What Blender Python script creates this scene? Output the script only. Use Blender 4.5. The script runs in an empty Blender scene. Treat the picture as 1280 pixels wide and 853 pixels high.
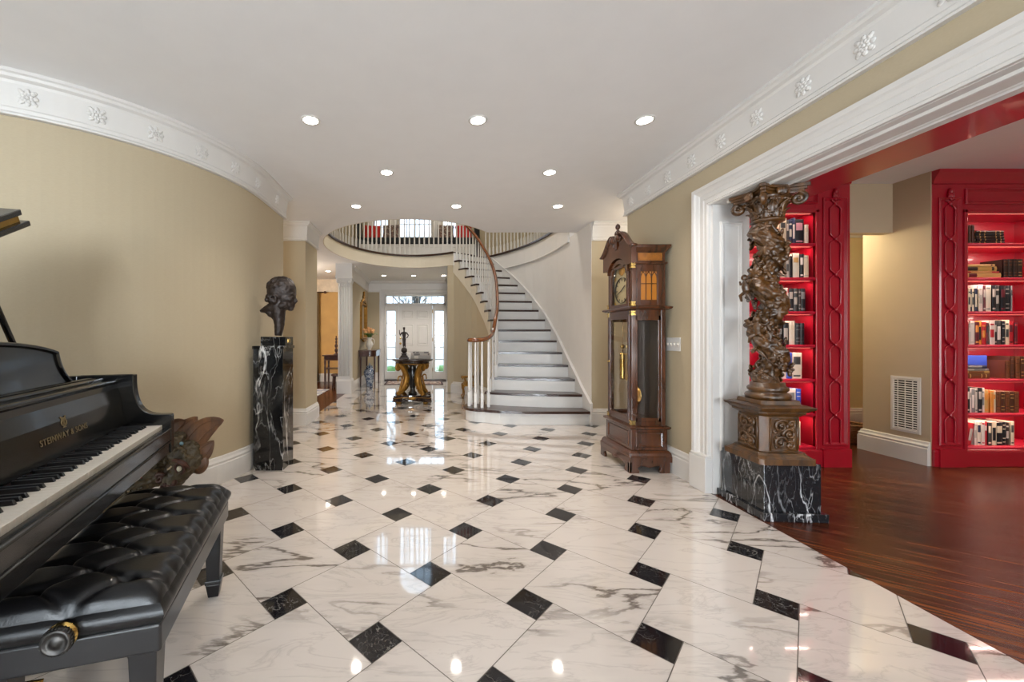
import bpy, bmesh, math, random
from mathutils import Vector, Matrix, Quaternion
from mathutils.geometry import tessellate_polygon
COL = bpy.context.scene.collection
SC = bpy.context.scene
PI = math.pi
rng = random.Random(7)
WM = {}
CH = 2.69          # ceiling height of the hall
UF = 2.968         # upper floor level

# ---------------------------------------------------------------- mesh builder
class MB:
    def __init__(s):
        s.v = []; s.f = []; s.sm = []; s.mi = []; s.cur = 0
    def add(s, verts, faces, smooth=False, M=None):
        n = len(s.v)
        for p in verts:
            p = Vector(p)
            s.v.append(M @ p if M is not None else p)
        for f in faces:
            s.f.append([i + n for i in f]); s.sm.append(smooth); s.mi.append(s.cur)
        return s
    def box(s, x0, x1, y0, y1, z0, z1, M=None):
        v = [(x0,y0,z0),(x1,y0,z0),(x1,y1,z0),(x0,y1,z0),(x0,y0,z1),(x1,y0,z1),(x1,y1,z1),(x0,y1,z1)]
        return s.add(v, [(0,3,2,1),(4,5,6,7),(0,1,5,4),(1,2,6,5),(2,3,7,6),(3,0,4,7)], False, M)
    def prism(s, poly, z0, z1, M=None, holes=(), smooth=False):
        loops = [[Vector((p[0], p[1], 0)) for p in poly]] + [[Vector((p[0], p[1], 0)) for p in h] for h in holes]
        flat = [p for l in loops for p in l]; n = len(flat)
        tri = tessellate_polygon(loops)
        v = [(p.x, p.y, z0) for p in flat] + [(p.x, p.y, z1) for p in flat]
        f = [tuple(t) for t in tri] + [tuple(i + n for i in reversed(t)) for t in tri]
        s.add(v, f, False, M)
        base = len(s.v) - 2 * n; k = 0
        for l in loops:
            m = len(l)
            for i in range(m):
                a, b = base + k + i, base + k + (i + 1) % m
                s.f.append([a, b, b + n, a + n]); s.sm.append(smooth); s.mi.append(s.cur)
            k += m
        return s
    def frustum(s, w0, d0, w1, d1, z0, z1, c=(0,0), M=None):
        x, y = c
        v = [(x-w0,y-d0,z0),(x+w0,y-d0,z0),(x+w0,y+d0,z0),(x-w0,y+d0,z0),(x-w1,y-d1,z1),(x+w1,y-d1,z1),(x+w1,y+d1,z1),(x-w1,y+d1,z1)]
        return s.add(v, [(0,3,2,1),(4,5,6,7),(0,1,5,4),(1,2,6,5),(2,3,7,6),(3,0,4,7)], False, M)
    def lathe(s, prof, c=(0,0,0), n=24, M=None, smooth=True, sx=1, sy=1, phase=0):
        v = []; f = []; m = len(prof)
        for i in range(n):
            a = 2 * PI * i / n + phase
            for r, z in prof:
                v.append((c[0] + r * sx * math.cos(a), c[1] + r * sy * math.sin(a), c[2] + z))
        for i in range(n):
            j = (i + 1) % n
            for k in range(m - 1):
                f.append((i*m+k, j*m+k, j*m+k+1, i*m+k+1))
        f.append(tuple(i * m for i in reversed(range(n)))); f.append(tuple(i * m + m - 1 for i in range(n)))
        return s.add(v, f, smooth, M)
    def tube(s, pts, r, n=8, M=None, smooth=True, rb=None, up=None):
        pts = [Vector(p) for p in pts]; m = len(pts)
        if not hasattr(r, '__len__'): r = [r] * m
        if rb is None: rb = r
        if not hasattr(rb, '__len__'): rb = [rb] * m
        v = []; f = []; nrm = None
        for i, p in enumerate(pts):
            t = (pts[min(i+1, m-1)] - pts[max(i-1, 0)])
            t = t.normalized() if t.length > 1e-9 else Vector((0,0,1))
            if up is not None:
                nrm = Vector(up) - t * t.dot(Vector(up))
                if nrm.length < 1e-5: nrm = t.orthogonal()
            elif nrm is None:
                nrm = t.orthogonal()
            else:
                nrm = nrm - t * nrm.dot(t)
                if nrm.length < 1e-6: nrm = t.orthogonal()
            nrm.normalize(); b = t.cross(nrm)
            for k in range(n):
                a = 2 * PI * k / n
                v.append(p + nrm * (math.cos(a) * r[i]) + b * (math.sin(a) * rb[i]))
        for i in range(m - 1):
            for k in range(n):
                k2 = (k + 1) % n
                f.append((i*n+k, i*n+k2, (i+1)*n+k2, (i+1)*n+k))
        f.append(tuple(reversed(range(n)))); f.append(tuple((m-1)*n + k for k in range(n)))
        return s.add(v, f, smooth, M)
    def ell(s, c, r, R=None, n=14, m=9, M=None):
        if not hasattr(r, '__len__'): r = (r, r, r)
        c = Vector(c); v = []; f = []
        for j in range(m + 1):
            th = PI * j / m
            for i in range(n):
                a = 2 * PI * i / n
                p = Vector((r[0]*math.sin(th)*math.cos(a), r[1]*math.sin(th)*math.sin(a), r[2]*math.cos(th)))
                if R is not None: p = R @ p
                v.append(c + p)
        for j in range(m):
            for i in range(n):
                i2 = (i + 1) % n
                f.append((j*n+i, (j+1)*n+i, (j+1)*n+i2, j*n+i2))
        return s.add(v, f, True, M)
    def sweep(s, prof, path, closed=False, M=None, smooth=False):
        """prof: closed outline of (d, z), d to the left of the path; path: points (x, y)."""
        P = [Vector((p[0], p[1])) for p in path]; m = len(P); k = len(prof); v = []; f = []
        for i in range(m):
            if closed: a, b = P[i-1], P[(i+1) % m]
            else: a, b = P[max(i-1, 0)], P[min(i+1, m-1)]
            d1 = (P[i] - a); d2 = (b - P[i])
            if d1.length < 1e-9: d1 = d2
            if d2.length < 1e-9: d2 = d1
            d1.normalize(); d2.normalize()
            n1 = Vector((-d1.y, d1.x)); n2 = Vector((-d2.y, d2.x))
            nn = (n1 + n2)
            nn = nn.normalized() if nn.length > 1e-6 else n1
            sc = 1 / max(nn.dot(n1), .3)
            for d, z in prof:
                q = P[i] + nn * (d * sc)
                v.append((q.x, q.y, z))
        for i in range(m if closed else m - 1):
            j = (i + 1) % m
            for q in range(k):
                q2 = (q + 1) % k
                f.append((i*k+q, j*k+q, j*k+q2, i*k+q2))
        if not closed:
            f.append(tuple(range(k))); f.append(tuple((m-1)*k + q for q in reversed(range(k))))
        return s.add(v, f, smooth, M)
    def grid(s, fn, nu, nv, smooth=True, M=None, wrap=False):
        v = []; f = []
        for i in range(nu + 1):
            for j in range(nv + 1):
                v.append(fn(i / nu, j / nv))
        w = nv + 1
        for i in range(nu):
            for j in range(nv):
                f.append((i*w+j, (i+1)*w+j, (i+1)*w+j+1, i*w+j+1))
        return s.add(v, f, smooth, M)
    def build(s, name, mat, parent=None, bevel=0, seg=2, remesh=0, smooth_iter=0, subsurf=0, solid=0, local=False, origin=None, normals=True, displace=None):
        me = bpy.data.meshes.new(name)
        vs = s.v
        if parent is not None and not local and parent.name in WM:
            inv = WM[parent.name].inverted(); vs = [inv @ p for p in vs]
        if origin is not None:
            o_ = Vector(origin); vs = [p - o_ for p in vs]
        me.from_pydata([tuple(p) for p in vs], [], s.f)
        me.polygons.foreach_set('use_smooth', s.sm)
        for m in (mat if isinstance(mat, (list, tuple)) else [mat]): me.materials.append(m)
        me.polygons.foreach_set('material_index', s.mi)
        if normals:
            bm = bmesh.new(); bm.from_mesh(me)
            bmesh.ops.recalc_face_normals(bm, faces=bm.faces[:]); bm.to_mesh(me); bm.free()
        me.update()
        o = bpy.data.objects.new(name, me); COL.objects.link(o)
        if parent is not None:
            o.parent = parent; WM[o.name] = WM.get(parent.name, Matrix())
        elif origin is not None:
            o.location = origin; WM[o.name] = Matrix.Translation(Vector(origin))
        else:
            WM[o.name] = Matrix()
        if remesh:
            md = o.modifiers.new('r', 'REMESH'); md.mode = 'VOXEL'; md.voxel_size = remesh; md.use_smooth_shade = True
        if smooth_iter:
            md = o.modifiers.new('s', 'SMOOTH'); md.iterations = smooth_iter; md.factor = .5
        if displace:
            tx_ = bpy.data.textures.new(name + '_carving', 'CLOUDS'); tx_.noise_scale = displace[1]; tx_.noise_depth = 2
            md = o.modifiers.new('d', 'DISPLACE'); md.texture = tx_; md.strength = displace[0]; md.mid_level = .5
        if solid:
            md = o.modifiers.new('t', 'SOLIDIFY'); md.thickness = solid; md.offset = 0
        if bevel:
            md = o.modifiers.new('b', 'BEVEL'); md.width = bevel; md.segments = seg; md.limit_method = 'ANGLE'; md.angle_limit = .6
        if subsurf:
            md = o.modifiers.new('u', 'SUBSURF'); md.levels = subsurf; md.render_levels = subsurf
        return o

def tag(o, label, cat, group=None):
    o['label'] = label; o['category'] = cat
    if group: o['group'] = group
    return o
def stru(o):
    o['kind'] = 'structure'; return o
def thing(name, label, cat, loc=(0,0,0), rotz=0, group=None):
    o = bpy.data.objects.new(name, None); COL.objects.link(o)
    o.location = loc; o.rotation_euler = (0, 0, rotz); o.empty_display_size = .1
    WM[o.name] = Matrix.Translation(Vector(loc)) @ Matrix.Rotation(rotz, 4, 'Z')
    return tag(o, label, cat, group)
def copy_child(o, parent):
    c = o.copy(); COL.objects.link(c); c.parent = parent; WM[c.name] = WM.get(parent.name, Matrix())
    return c
def copy_thing(root, loc, rotz=0, label=None):
    r = root.copy(); COL.objects.link(r); r.location = loc; r.rotation_euler = (0, 0, rotz)
    if label: r['label'] = label
    for ch in list(root.children):
        c = ch.copy(); COL.objects.link(c); c.parent = r
        for g in ch.children:
            d = g.copy(); COL.objects.link(d); d.parent = c
    return r
def rotm(axis, ang): return Matrix.Rotation(ang, 3, axis)
def arc(cx, cy, r, a0, a1, n): return [(cx + r*math.cos(a0+(a1-a0)*i/n), cy + r*math.sin(a0+(a1-a0)*i/n)) for i in range(n+1)]
def bez(p0, p1, p2, p3, n):
    out = []
    for i in range(n + 1):
        t = i / n; u = 1 - t
        out.append(tuple(u**3*a + 3*u*u*t*b + 3*u*t*t*c + t**3*d for a, b, c, d in zip(p0, p1, p2, p3)))
    return out
def spiral(c, r0, r1, a0, turns, n, ax=('x','z')):
    out = []
    for i in range(n + 1):
        t = i / n; r = r0 + (r1 - r0) * t; a = a0 + turns * 2 * PI * t
        p = {'x':c[0],'y':c[1],'z':c[2]}
        p[ax[0]] += r*math.cos(a); p[ax[1]] += r*math.sin(a)
        out.append((p['x'], p['y'], p['z']))
    return out

# ---------------------------------------------------------------- materials
def lin(c):
    if isinstance(c, str):
        c = tuple(int(c[i:i+2], 16) / 255 for i in (0, 2, 4))
    return tuple(((x + .055) / 1.055) ** 2.4 if x > .04045 else x / 12.92 for x in c[:3])
MC = {}
class NT:
    def __init__(s, name):
        s.m = bpy.data.materials.new(name); s.m.use_nodes = True
        s.t = s.m.node_tree; s.b = s.t.nodes['Principled BSDF']; s.tc = s.t.nodes.new('ShaderNodeTexCoord')
    def n(s, typ, **kw):
        nd = s.t.nodes.new(typ)
        for k, v in kw.items():
            if k.startswith('_'): setattr(nd, k[1:], v)
            else:
                nd.inputs[k.replace('__', ' ')].default_value = v
        return nd
    def l(s, a, b): s.t.links.new(a, b)
    def mix(s, a, b, fac):
        nd = s.t.nodes.new('ShaderNodeMix'); nd.data_type = 'RGBA'
        for sock, val in ((nd.inputs[0], fac), (nd.inputs[6], a), (nd.inputs[7], b)):
            if hasattr(val, 'is_output'): s.l(val, sock)
            elif hasattr(val, '__len__'): sock.default_value = (*val[:3], 1)
            else: sock.default_value = val
        return nd.outputs[2]
    def math(s, op, a, b=0, clamp=False):
        nd = s.t.nodes.new('ShaderNodeMath'); nd.operation = op; nd.use_clamp = clamp
        for i, val in enumerate((a, b)):
            if hasattr(val, 'is_output'): s.l(val, nd.inputs[i])
            else: nd.inputs[i].default_value = val
        return nd.outputs[0]
    def ramp(s, x, stops):
        nd = s.t.nodes.new('ShaderNodeValToRGB'); e = nd.color_ramp.elements
        while len(e) < len(stops): e.new(.5)
        for q, (p, c) in zip(e, stops):
            q.position = p; q.color = (c, c, c, 1) if not hasattr(c, '__len__') else (*c[:3], 1)
        s.l(x, nd.inputs[0]); return nd.outputs[0]
    def bump(s, h, strength=.2, dist=.01):
        nd = s.t.nodes.new('ShaderNodeBump'); nd.inputs['Strength'].default_value = strength; nd.inputs['Distance'].default_value = dist
        s.l(h, nd.inputs['Height']); s.l(nd.outputs[0], s.b.inputs['Normal'])
    def set(s, **kw):
        for k, v in kw.items():
            s.b.inputs[k.replace('__', ' ')].default_value = v
def mat(name, color, rough=.5, metal=0, vary=.06, scale=6, bump=0, bscale=60, coat=0, stretch=None, spec=None):
    if name in MC: return MC[name]
    k = NT(name); c = lin(color)
    nz = k.n('ShaderNodeTexNoise', Scale=scale, Detail=4.0)
    if stretch:
        mp = k.n('ShaderNodeMapping'); mp.inputs['Scale'].default_value = stretch
        k.l(k.tc.outputs['Object'], mp.inputs[0]); k.l(mp.outputs[0], nz.inputs['Vector'])
    else: k.l(k.tc.outputs['Object'], nz.inputs['Vector'])
    a = tuple(min(1, x * (1 - vary*2)) for x in c); b = tuple(min(1, x * (1 + vary*2)) for x in c)
    k.l(k.mix(a, b, nz.outputs['Fac']), k.b.inputs['Base Color'])
    k.set(Roughness=rough, Metallic=metal)
    if coat: k.set(Coat__Weight=coat, Coat__Roughness=.05)
    if spec is not None: k.b.inputs['Specular IOR Level'].default_value = spec
    if bump:
        n2 = k.n('ShaderNodeTexNoise', Scale=bscale, Detail=3.0); k.l(k.tc.outputs['Object'], n2.inputs['Vector'])
        k.bump(n2.outputs['Fac'], bump)
    MC[name] = k.m; return k.m
def wood(name, c1, c2, rough=.35, scale=(3, 40, 40), coat=.3, bump=.05):
    if name in MC: return MC[name]
    k = NT(name); mp = k.n('ShaderNodeMapping'); mp.inputs['Scale'].default_value = scale
    k.l(k.tc.outputs['Object'], mp.inputs[0])
    nz = k.n('ShaderNodeTexNoise', Scale=1.0, Detail=6.0, Roughness=.6, Distortion=.8); k.l(mp.outputs[0], nz.inputs['Vector'])
    f = k.ramp(nz.outputs['Fac'], [(.3, 0.), (.7, 1.)])
    k.l(k.mix(lin(c1), lin(c2), f), k.b.inputs['Base Color']); k.set(Roughness=rough, Coat__Weight=coat, Coat__Roughness=.12)
    if bump: k.bump(nz.outputs['Fac'], bump)
    MC[name] = k.m; return k.m
def emit(name, color, strength):
    if name in MC: return MC[name]
    k = NT(name); c = lin(color); k.set(Base__Color=(*c, 1), Emission__Color=(*c, 1), Emission__Strength=strength)
    MC[name] = k.m; return k.m
def glass(name, color='ffffff', tint=1.0, rough=0.0):
    if name in MC: return MC[name]
    k = NT(name); t = k.t
    tr = t.nodes.new('ShaderNodeBsdfTransparent'); tr.inputs[0].default_value = (*[x*tint for x in lin(color)], 1)
    gl = t.nodes.new('ShaderNodeBsdfGlossy'); gl.inputs['Roughness'].default_value = .02 + rough
    lw = t.nodes.new('ShaderNodeLayerWeight'); fac = k.math('ADD', k.math('MULTIPLY', k.math('POWER', lw.outputs['Facing'], 5.0), .9), .04)
    mx = t.nodes.new('ShaderNodeMixShader'); k.l(fac, mx.inputs[0]); k.l(tr.outputs[0], mx.inputs[1]); k.l(gl.outputs[0], mx.inputs[2])
    k.l(mx.outputs[0], t.nodes['Material Output'].inputs[0])
    MC[name] = k.m; return k.m
def black_marble(name, base, vein, amount=.5, scale=1.5, rough=.12):
    k = NT(name); v = []
    for rot, sc, off, wid in (((.5, .75, .3), scale, (0, 0, 0), .010), ((-.6, -.6, .8), scale*1.7, (7, 3, 5), .007), ((.2, .9, -.5), scale*3.4, (2, 9, 4), .010)):
        mp = k.n('ShaderNodeMapping'); mp.inputs['Scale'].default_value = (1.9, 1.9, .55); mp.inputs['Rotation'].default_value = rot; mp.inputs['Location'].default_value = off
        k.l(k.tc.outputs['Object'], mp.inputs[0])
        nz = k.n('ShaderNodeTexNoise', Scale=sc, Detail=5.0, Roughness=.5, Distortion=.4); k.l(mp.outputs[0], nz.inputs['Vector'])
        r = k.math('ABSOLUTE', k.math('SUBTRACT', nz.outputs['Fac'], .5))
        v.append(k.ramp(r, [(0., 1.), (wid*.5, .7), (wid, 0.)]))
    n2 = k.n('ShaderNodeTexNoise', Scale=4.5, Detail=2.0); k.l(k.tc.outputs['Object'], n2.inputs['Vector'])
    msk = k.ramp(n2.outputs['Fac'], [(.38, .12), (.60, 1.)])
    n3 = k.n('ShaderNodeTexNoise', Scale=70.0, Detail=3.0); k.l(k.tc.outputs['Object'], n3.inputs['Vector'])
    cl = k.ramp(n3.outputs['Fac'], [(.6, 0.), (.85, .07)])
    f = k.math('ADD', k.math('MULTIPLY', k.math('ADD', k.math('ADD', v[0], k.math('MULTIPLY', v[1], .6)), k.math('MULTIPLY', v[2], .3)), k.math('MULTIPLY', msk, amount)), cl, True)
    k.l(k.mix(lin(base), lin(vein), f), k.b.inputs['Base Color']); k.set(Roughness=rough, Coat__Weight=.3)
    MC[name] = k.m; return k.m

M_white = mat('white_paint', 'd0cdc9', .45, vary=.02)
M_ceil = mat('ceiling_paint', 'e3e2e2', .7, vary=.015)
M_wall = NT('beige_grasscloth')
def _wall(k, col):
    mp = k.n('ShaderNodeMapping'); mp.inputs['Scale'].default_value = (60, 60, 400); k.l(k.tc.outputs['Object'], mp.inputs[0])
    nz = k.n('ShaderNodeTexNoise', Scale=1.0, Detail=3.0); k.l(mp.outputs[0], nz.inputs['Vector'])
    c = lin(col); k.l(k.mix(tuple(x*.93 for x in c), tuple(x*1.07 for x in c), nz.outputs['Fac']), k.b.inputs['Base Color'])
    k.set(Roughness=.75); k.bump(nz.outputs['Fac'], .08, .004)
    return k.m
M_wall = _wall(M_wall, 'b0a288')
M_cream = mat('cream_plaster', 'cfc5b2', .7, vary=.02)
M_stairwall = mat('pale_grey_plaster', 'd6d1cb', .7, vary=.02)
M_libwall = mat('tan_plaster', 'b7a68c', .75, vary=.02)
M_yellow = mat('pale_yellow_plaster', 'cdbf8e', .75, vary=.03)
M_red = mat('red_lacquer', '9c1024', .28, vary=.05, coat=.35)
M_redin = mat('red_shelf_paint', 'c21a36', .4, vary=.05)  # brighter copy of the bookcase red, shelf-lamp glow put into the colour
M_black = mat('black_lacquer', '0b0b0c', .19, vary=.15, coat=.12)
M_ebony = mat('satin_ebony', '131214', .3, vary=.15, coat=.15)
M_ivory = mat('ivory_key', 'ded6ca', .3, vary=.02)
M_gold = mat('gilded_metal', 'c9983c', .33, .85, vary=.2, scale=20, bump=.15, bscale=80)
M_giltwood = mat('gilded_wood', '8f6626', .36, .65, vary=.25, scale=25, bump=.2, bscale=90)
M_brass = mat('polished_brass', 'd8b56a', .2, 1, vary=.06)
M_chrome = mat('dull_nickel', '454341', .42, 1, vary=.25, scale=60)
M_bronze = mat('dark_bronze', '2b211c', .42, .35, vary=.3, scale=18, bump=.3, bscale=45)
M_mahog = wood('clock_walnut', '2e170b', '552c14', .25, (14, 14, 2.5), .5)
M_burl = wood('amber_burl', '6b3a10', '99601f', .3, (18, 18, 12), .4)
M_carved = wood('carved_oak', '1e1208', '5f3c14', .38, (16, 16, 5), .3, .25)
M_tread = wood('dark_tread_wood', '22110b', '3c2016', .3, (5, 60, 30), .3)
M_rail = wood('handrail_wood', '53280f', '7d4519', .25, (12, 12, 12), .5)
M_darkwood = wood('dark_mahogany', '2b110b', '4a2014', .3, (8, 30, 30), .4)
M_leather = mat('black_leather', '0c0b0c', .29, vary=.2, scale=8, bump=.06, bscale=220, coat=.0, spec=.42)
M_pagegold = mat('gilt_page_edge', 'a8822f', .5, vary=.2, scale=60)
M_nero = black_marble('black_veined_marble', '0b0b0c', 'cfccc8', .95, 1.5)
M_nero2 = black_marble('charcoal_veined_marble', '1c1d20', 'd2d2d4', .85, 2.2)
M_glass = glass('clear_glass')
M_dragon = mat('weathered_painted_wood', '463923', .5, vary=.6, scale=22, bump=.6, bscale=50)
M_fin = wood('dragon_fin_wood', '3d2412', '70492a', .5, (20, 20, 8), .1, .2)

# white marble with grey veins that run on from tile to tile at random
def marble_tile():
    k = NT('white_veined_marble')
    at = k.n('ShaderNodeAttribute', _attribute_name='tile_rand')
    off = k.n('ShaderNodeVectorMath', _operation='SCALE'); off.inputs[0].default_value = (17.3, 9.1, 23.7); k.l(at.outputs['Fac'], off.inputs['Scale'])
    ad = k.n('ShaderNodeVectorMath', _operation='ADD'); k.l(k.tc.outputs['Object'], ad.inputs[0]); k.l(off.outputs[0], ad.inputs[1])
    mp = k.n('ShaderNodeMapping'); mp.inputs['Rotation'].default_value = (0, 0, .5); mp.inputs['Scale'].default_value = (.8, 2.8, 1.0); k.l(ad.outputs[0], mp.inputs[0])
    n1 = k.n('ShaderNodeTexNoise', Scale=1.15, Detail=7.0, Roughness=.55, Distortion=.3); k.l(mp.outputs[0], n1.inputs['Vector'])
    r1 = k.math('ABSOLUTE', k.math('SUBTRACT', n1.outputs['Fac'], .5))
    v1 = k.ramp(r1, [(0., 1.), (.008, .85), (.017, .15), (.05, 0.)])
    n2 = k.n('ShaderNodeTexNoise', Scale=2.3, Detail=6.0, Roughness=.6, Distortion=1.1); k.l(mp.outputs[0], n2.inputs['Vector'])
    r2 = k.math('ABSOLUTE', k.math('SUBTRACT', n2.outputs['Fac'], .52))
    v2 = k.ramp(r2, [(0., .5), (.008, .25), (.03, 0.)])
    n3 = k.n('ShaderNodeTexNoise', Scale=.9, Detail=2.0); k.l(ad.outputs[0], n3.inputs['Vector'])
    m1 = k.ramp(n3.outputs['Fac'], [(.47, 0.), (.57, 1.)])
    n4 = k.n('ShaderNodeTexNoise', Scale=4.0, Detail=5.0); k.l(mp.outputs[0], n4.inputs['Vector'])
    cloud = k.ramp(n4.outputs['Fac'], [(.5, 0.), (.85, .3)])
    f = k.math('ADD', k.math('MULTIPLY', v1, m1), k.math('MULTIPLY', k.math('ADD', v2, cloud), .40), True)
    base = k.mix(lin('d0c7bf'), lin('c6bcb4'), n3.outputs['Fac'])
    k.l(k.mix(base, lin('6f665f'), f), k.b.inputs['Base Color'])
    k.set(Roughness=.06, Coat__Weight=1.0, Coat__Roughness=.03)
    return k.m
M_tile = marble_tile()
M_tileblack = black_marble('black_inset_marble', '17161a', '9a968f', .5, 7.0, .07)
M_grout = mat('grey_grout', '5f5750', .7)

def parquet(name, c1, c2, c3, rough=.16):
    k = NT(name)
    mp = k.n('ShaderNodeMapping'); mp.inputs['Rotation'].default_value = (0, 0, .62); k.l(k.tc.outputs['Object'], mp.inputs[0])
    br = k.n('ShaderNodeTexBrick', Scale=1.0, Mortar__Size=.0012, Bias=0.0)
    br.inputs['Brick Width'].default_value = .62; br.inputs['Row Height'].default_value = .058
    br.inputs['Color1'].default_value = (*lin(c1), 1); br.inputs['Color2'].default_value = (*lin(c2), 1); br.inputs['Mortar'].default_value = (*lin(c3), 1)
    k.l(mp.outputs[0], br.inputs['Vector'])
    m2 = k.n('ShaderNodeMapping'); m2.inputs['Scale'].default_value = (2.5, 42, 3); k.l(mp.outputs[0], m2.inputs[0])
    nz = k.n('ShaderNodeTexNoise', Scale=1.0, Detail=4.0); k.l(m2.outputs[0], nz.inputs['Vector'])
    k.l(k.mix(br.outputs['Color'], lin(c3), k.ramp(nz.outputs['Fac'], [(.35, 0.), (.62, .95)])), k.b.inputs['Base Color'])
    k.set(Roughness=rough, Coat__Weight=.0); k.b.inputs['Specular IOR Level'].default_value = .32; k.bump(nz.outputs['Fac'], .12, .004)
    return k.m
M_parquet = parquet('red_brown_parquet', '552512', '74401f', '210a05', .27)
# ================================================================ THE SETTING
# ---- marble floor: hopscotch tiling of 18 inch squares and 6 inch black insets
TA, TB = .4574, .1451; TH = math.radians(-44.366); TX, TY = -.5352*1.16, 1.47364*1.16
def clip_poly(poly, x0, x1, y0, y1):
    for ax, val, sgn in ((0, x0, 1), (0, x1, -1), (1, y0, 1), (1, y1, -1)):
        out = []
        for i in range(len(poly)):
            a, b = poly[i-1], poly[i]
            da, db = (a[ax]-val)*sgn, (b[ax]-val)*sgn
            if (da >= 0) != (db >= 0):
                t = da / (da - db); out.append((a[0]+(b[0]-a[0])*t, a[1]+(b[1]-a[1])*t))
            if db >= 0: out.append(b)
        poly = out
        if len(poly) < 3: return []
    return poly
def make_floor():
    c, s = math.cos(TH), math.sin(TH); v = []; f = []; mi = []; rnd = []
    g = .0017
    regions = [(-1.66, 2.12, -4.6, 10.62), (-5, -1.66, -4.6, 5.45), (2.12, 3.3, 4.13, 5.3)]
    for i in range(-60, 61):
        for j in range(-60, 61):
            u0, v0 = i*TA - j*TB, i*TB + j*TA
            for blk in (0, 1):
                if blk: q = [(-TB/2+g, -TB/2+g), (TB/2-g, -TB/2+g), (TB/2-g, TB/2-g), (-TB/2+g, TB/2-g)]
                else:
                    a0, b0 = TB/2, TB/2 - TA
                    q = [(a0+g, b0+g), (a0+TA-g, b0+g), (a0+TA-g, b0+TA-g), (a0+g, b0+TA-g)]
                w = [(TX + c*(u0+x) - s*(v0+y), TY + s*(u0+x) + c*(v0+y)) for x, y in q]
                r = rng.random()
                if max(p[1] for p in w) < -4.7 or min(p[1] for p in w) > 10.7: continue
                for R in regions:
                    p = clip_poly(w, *R)
                    if len(p) >= 3:
                        n = len(v); v += [(x, y, 0) for x, y in p]; f.append(list(range(n, n+len(p)))); mi.append(blk); rnd.append(r)
    n = len(v)
    for x0, x1, y0, y1 in regions:
        n = len(v); v += [(x0, y0, -.0012), (x1, y0, -.0012), (x1, y1, -.0012), (x0, y1, -.0012)]
        f.append([n, n+1, n+2, n+3]); mi.append(2); rnd.append(0)
    me = bpy.data.meshes.new('floor'); me.from_pydata(v, [], f)
    for m in (M_tile, M_tileblack, M_grout): me.materials.append(m)
    me.polygons.foreach_set('material_index', mi)
    at = me.attributes.new('tile_rand', 'FLOAT', 'FACE'); at.data.foreach_set('value', rnd)
    o = bpy.data.objects.new('floor', me); COL.objects.link(o); stru(o); return o
make_floor()
stru(MB().box(2.12, 6.8, -1.7, 4.10, -.06, 0.0).box(3.4, 6.8, 4.10, 5.4, -.06, 0.0).build('floor_library', M_parquet))
stru(MB().box(-4.7, -1.66, 5.45, 10.7, -.06, 0.0).build('floor_dining', M_parquet))

# ---- stair geometry shared by ceiling, walls and staircase
NR = 16; RISE = UF / NR
SI = [None, (.62,5.60), (.89,5.70), (1.02,5.95), (1.09,6.17), (1.13,6.38), (1.16,6.58), (1.18,6.77), (1.18,6.96), (1.165,7.16), (1.13,7.36), (1.08,7.56), (1.02,7.74), (.94,7.91), (.83,8.06), (.71,8.19), (.58,8.31)]
SO = [None, (2.19,5.17), (2.19,5.44), (2.19,5.70), (2.19,5.97), (2.19,6.23), (2.188,6.49), (2.17,6.74), (2.145,6.99), (2.10,7.24), (2.04,7.48), (1.965,7.71), (1.87,7.94), (1.76,8.17), (1.635,8.39), (1.50,8.60), (1.35,8.78)]
def ell_pt(t):
    b = 1.88 if math.sin(t) > 0 else 1.65
    return (-.25 + 1.45*math.cos(t), 6.70 + b*math.sin(t))
T0 = math.radians(55); T1 = math.radians(322)
rim = [ell_pt(T0 + (T1 - T0) * i / 72) for i in range(73)]
hole = rim + [(.95, 5.69), (2.20, 5.69)] + [SO[k] for k in range(4, 17)]
# ---- ceiling slab with the open stair well
cb = MB(); cb.prism([(-5.1,-4.7), (3.4,-4.7), (3.4,10.6), (-5.1,10.6)], CH, UF - .02, holes=[hole])
stru(cb.build('ceiling', M_ceil))
stru(MB().box(2.38, 6.9, -1.7, 3.86, 2.66, 2.689).build('ceiling_library', M_ceil))
stru(MB().box(3.4, 6.9, 3.86, 5.5, 2.50, 2.56).build('ceiling_library_passage', M_ceil))
# upstairs floor
ub = MB(); ub.prism([(-3.4,3.0), (3.4,3.0), (3.4,10.6), (-3.4,10.6)], UF - .02, UF, holes=[hole])
stru(ub.build('floor_upstairs', M_tread))
# fascia band around the well, dark nosing on top
fb = MB(); fb.sweep([(0, CH), (.012, CH), (.012, CH + .02), (.006, CH + .03), (.006, UF - .035), (0, UF - .035)], rim, smooth=False)
stru(fb.build('trim_1', M_cream))
nb = MB(); nb.sweep([(-.05, UF - .035), (.03, UF - .035), (.035, UF - .02), (.03, UF + .005), (-.05, UF + .005)], rim)
stru(nb.build('trim_2', M_tread))

# ---- outer stair wall, curved
op = [(2.20, 5.20)] + [(x + .005, y) for x, y in SO[4:]] + [(1.18, 8.98)]
stru(MB().sweep([(0, 0), (0, UF), (-.14, UF), (-.14, 0)], op, smooth=False).build('wall_stair', M_stairwall))
tp = [(x, y) for x, y in op[1:]]
stru(MB().sweep([(0, CH - .075), (.028, CH - .075), (.034, CH - .06), (.02, CH - .045), (.02, UF - .03), (0, UF - .03)], tp).build('trim_3', M_stairwall))
stru(MB().sweep([(-.16, UF - .03), (.045, UF - .03), (.05, UF - .015), (.045, UF + .008), (-.16, UF + .008)], tp).build('trim_4', M_tread))

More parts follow.
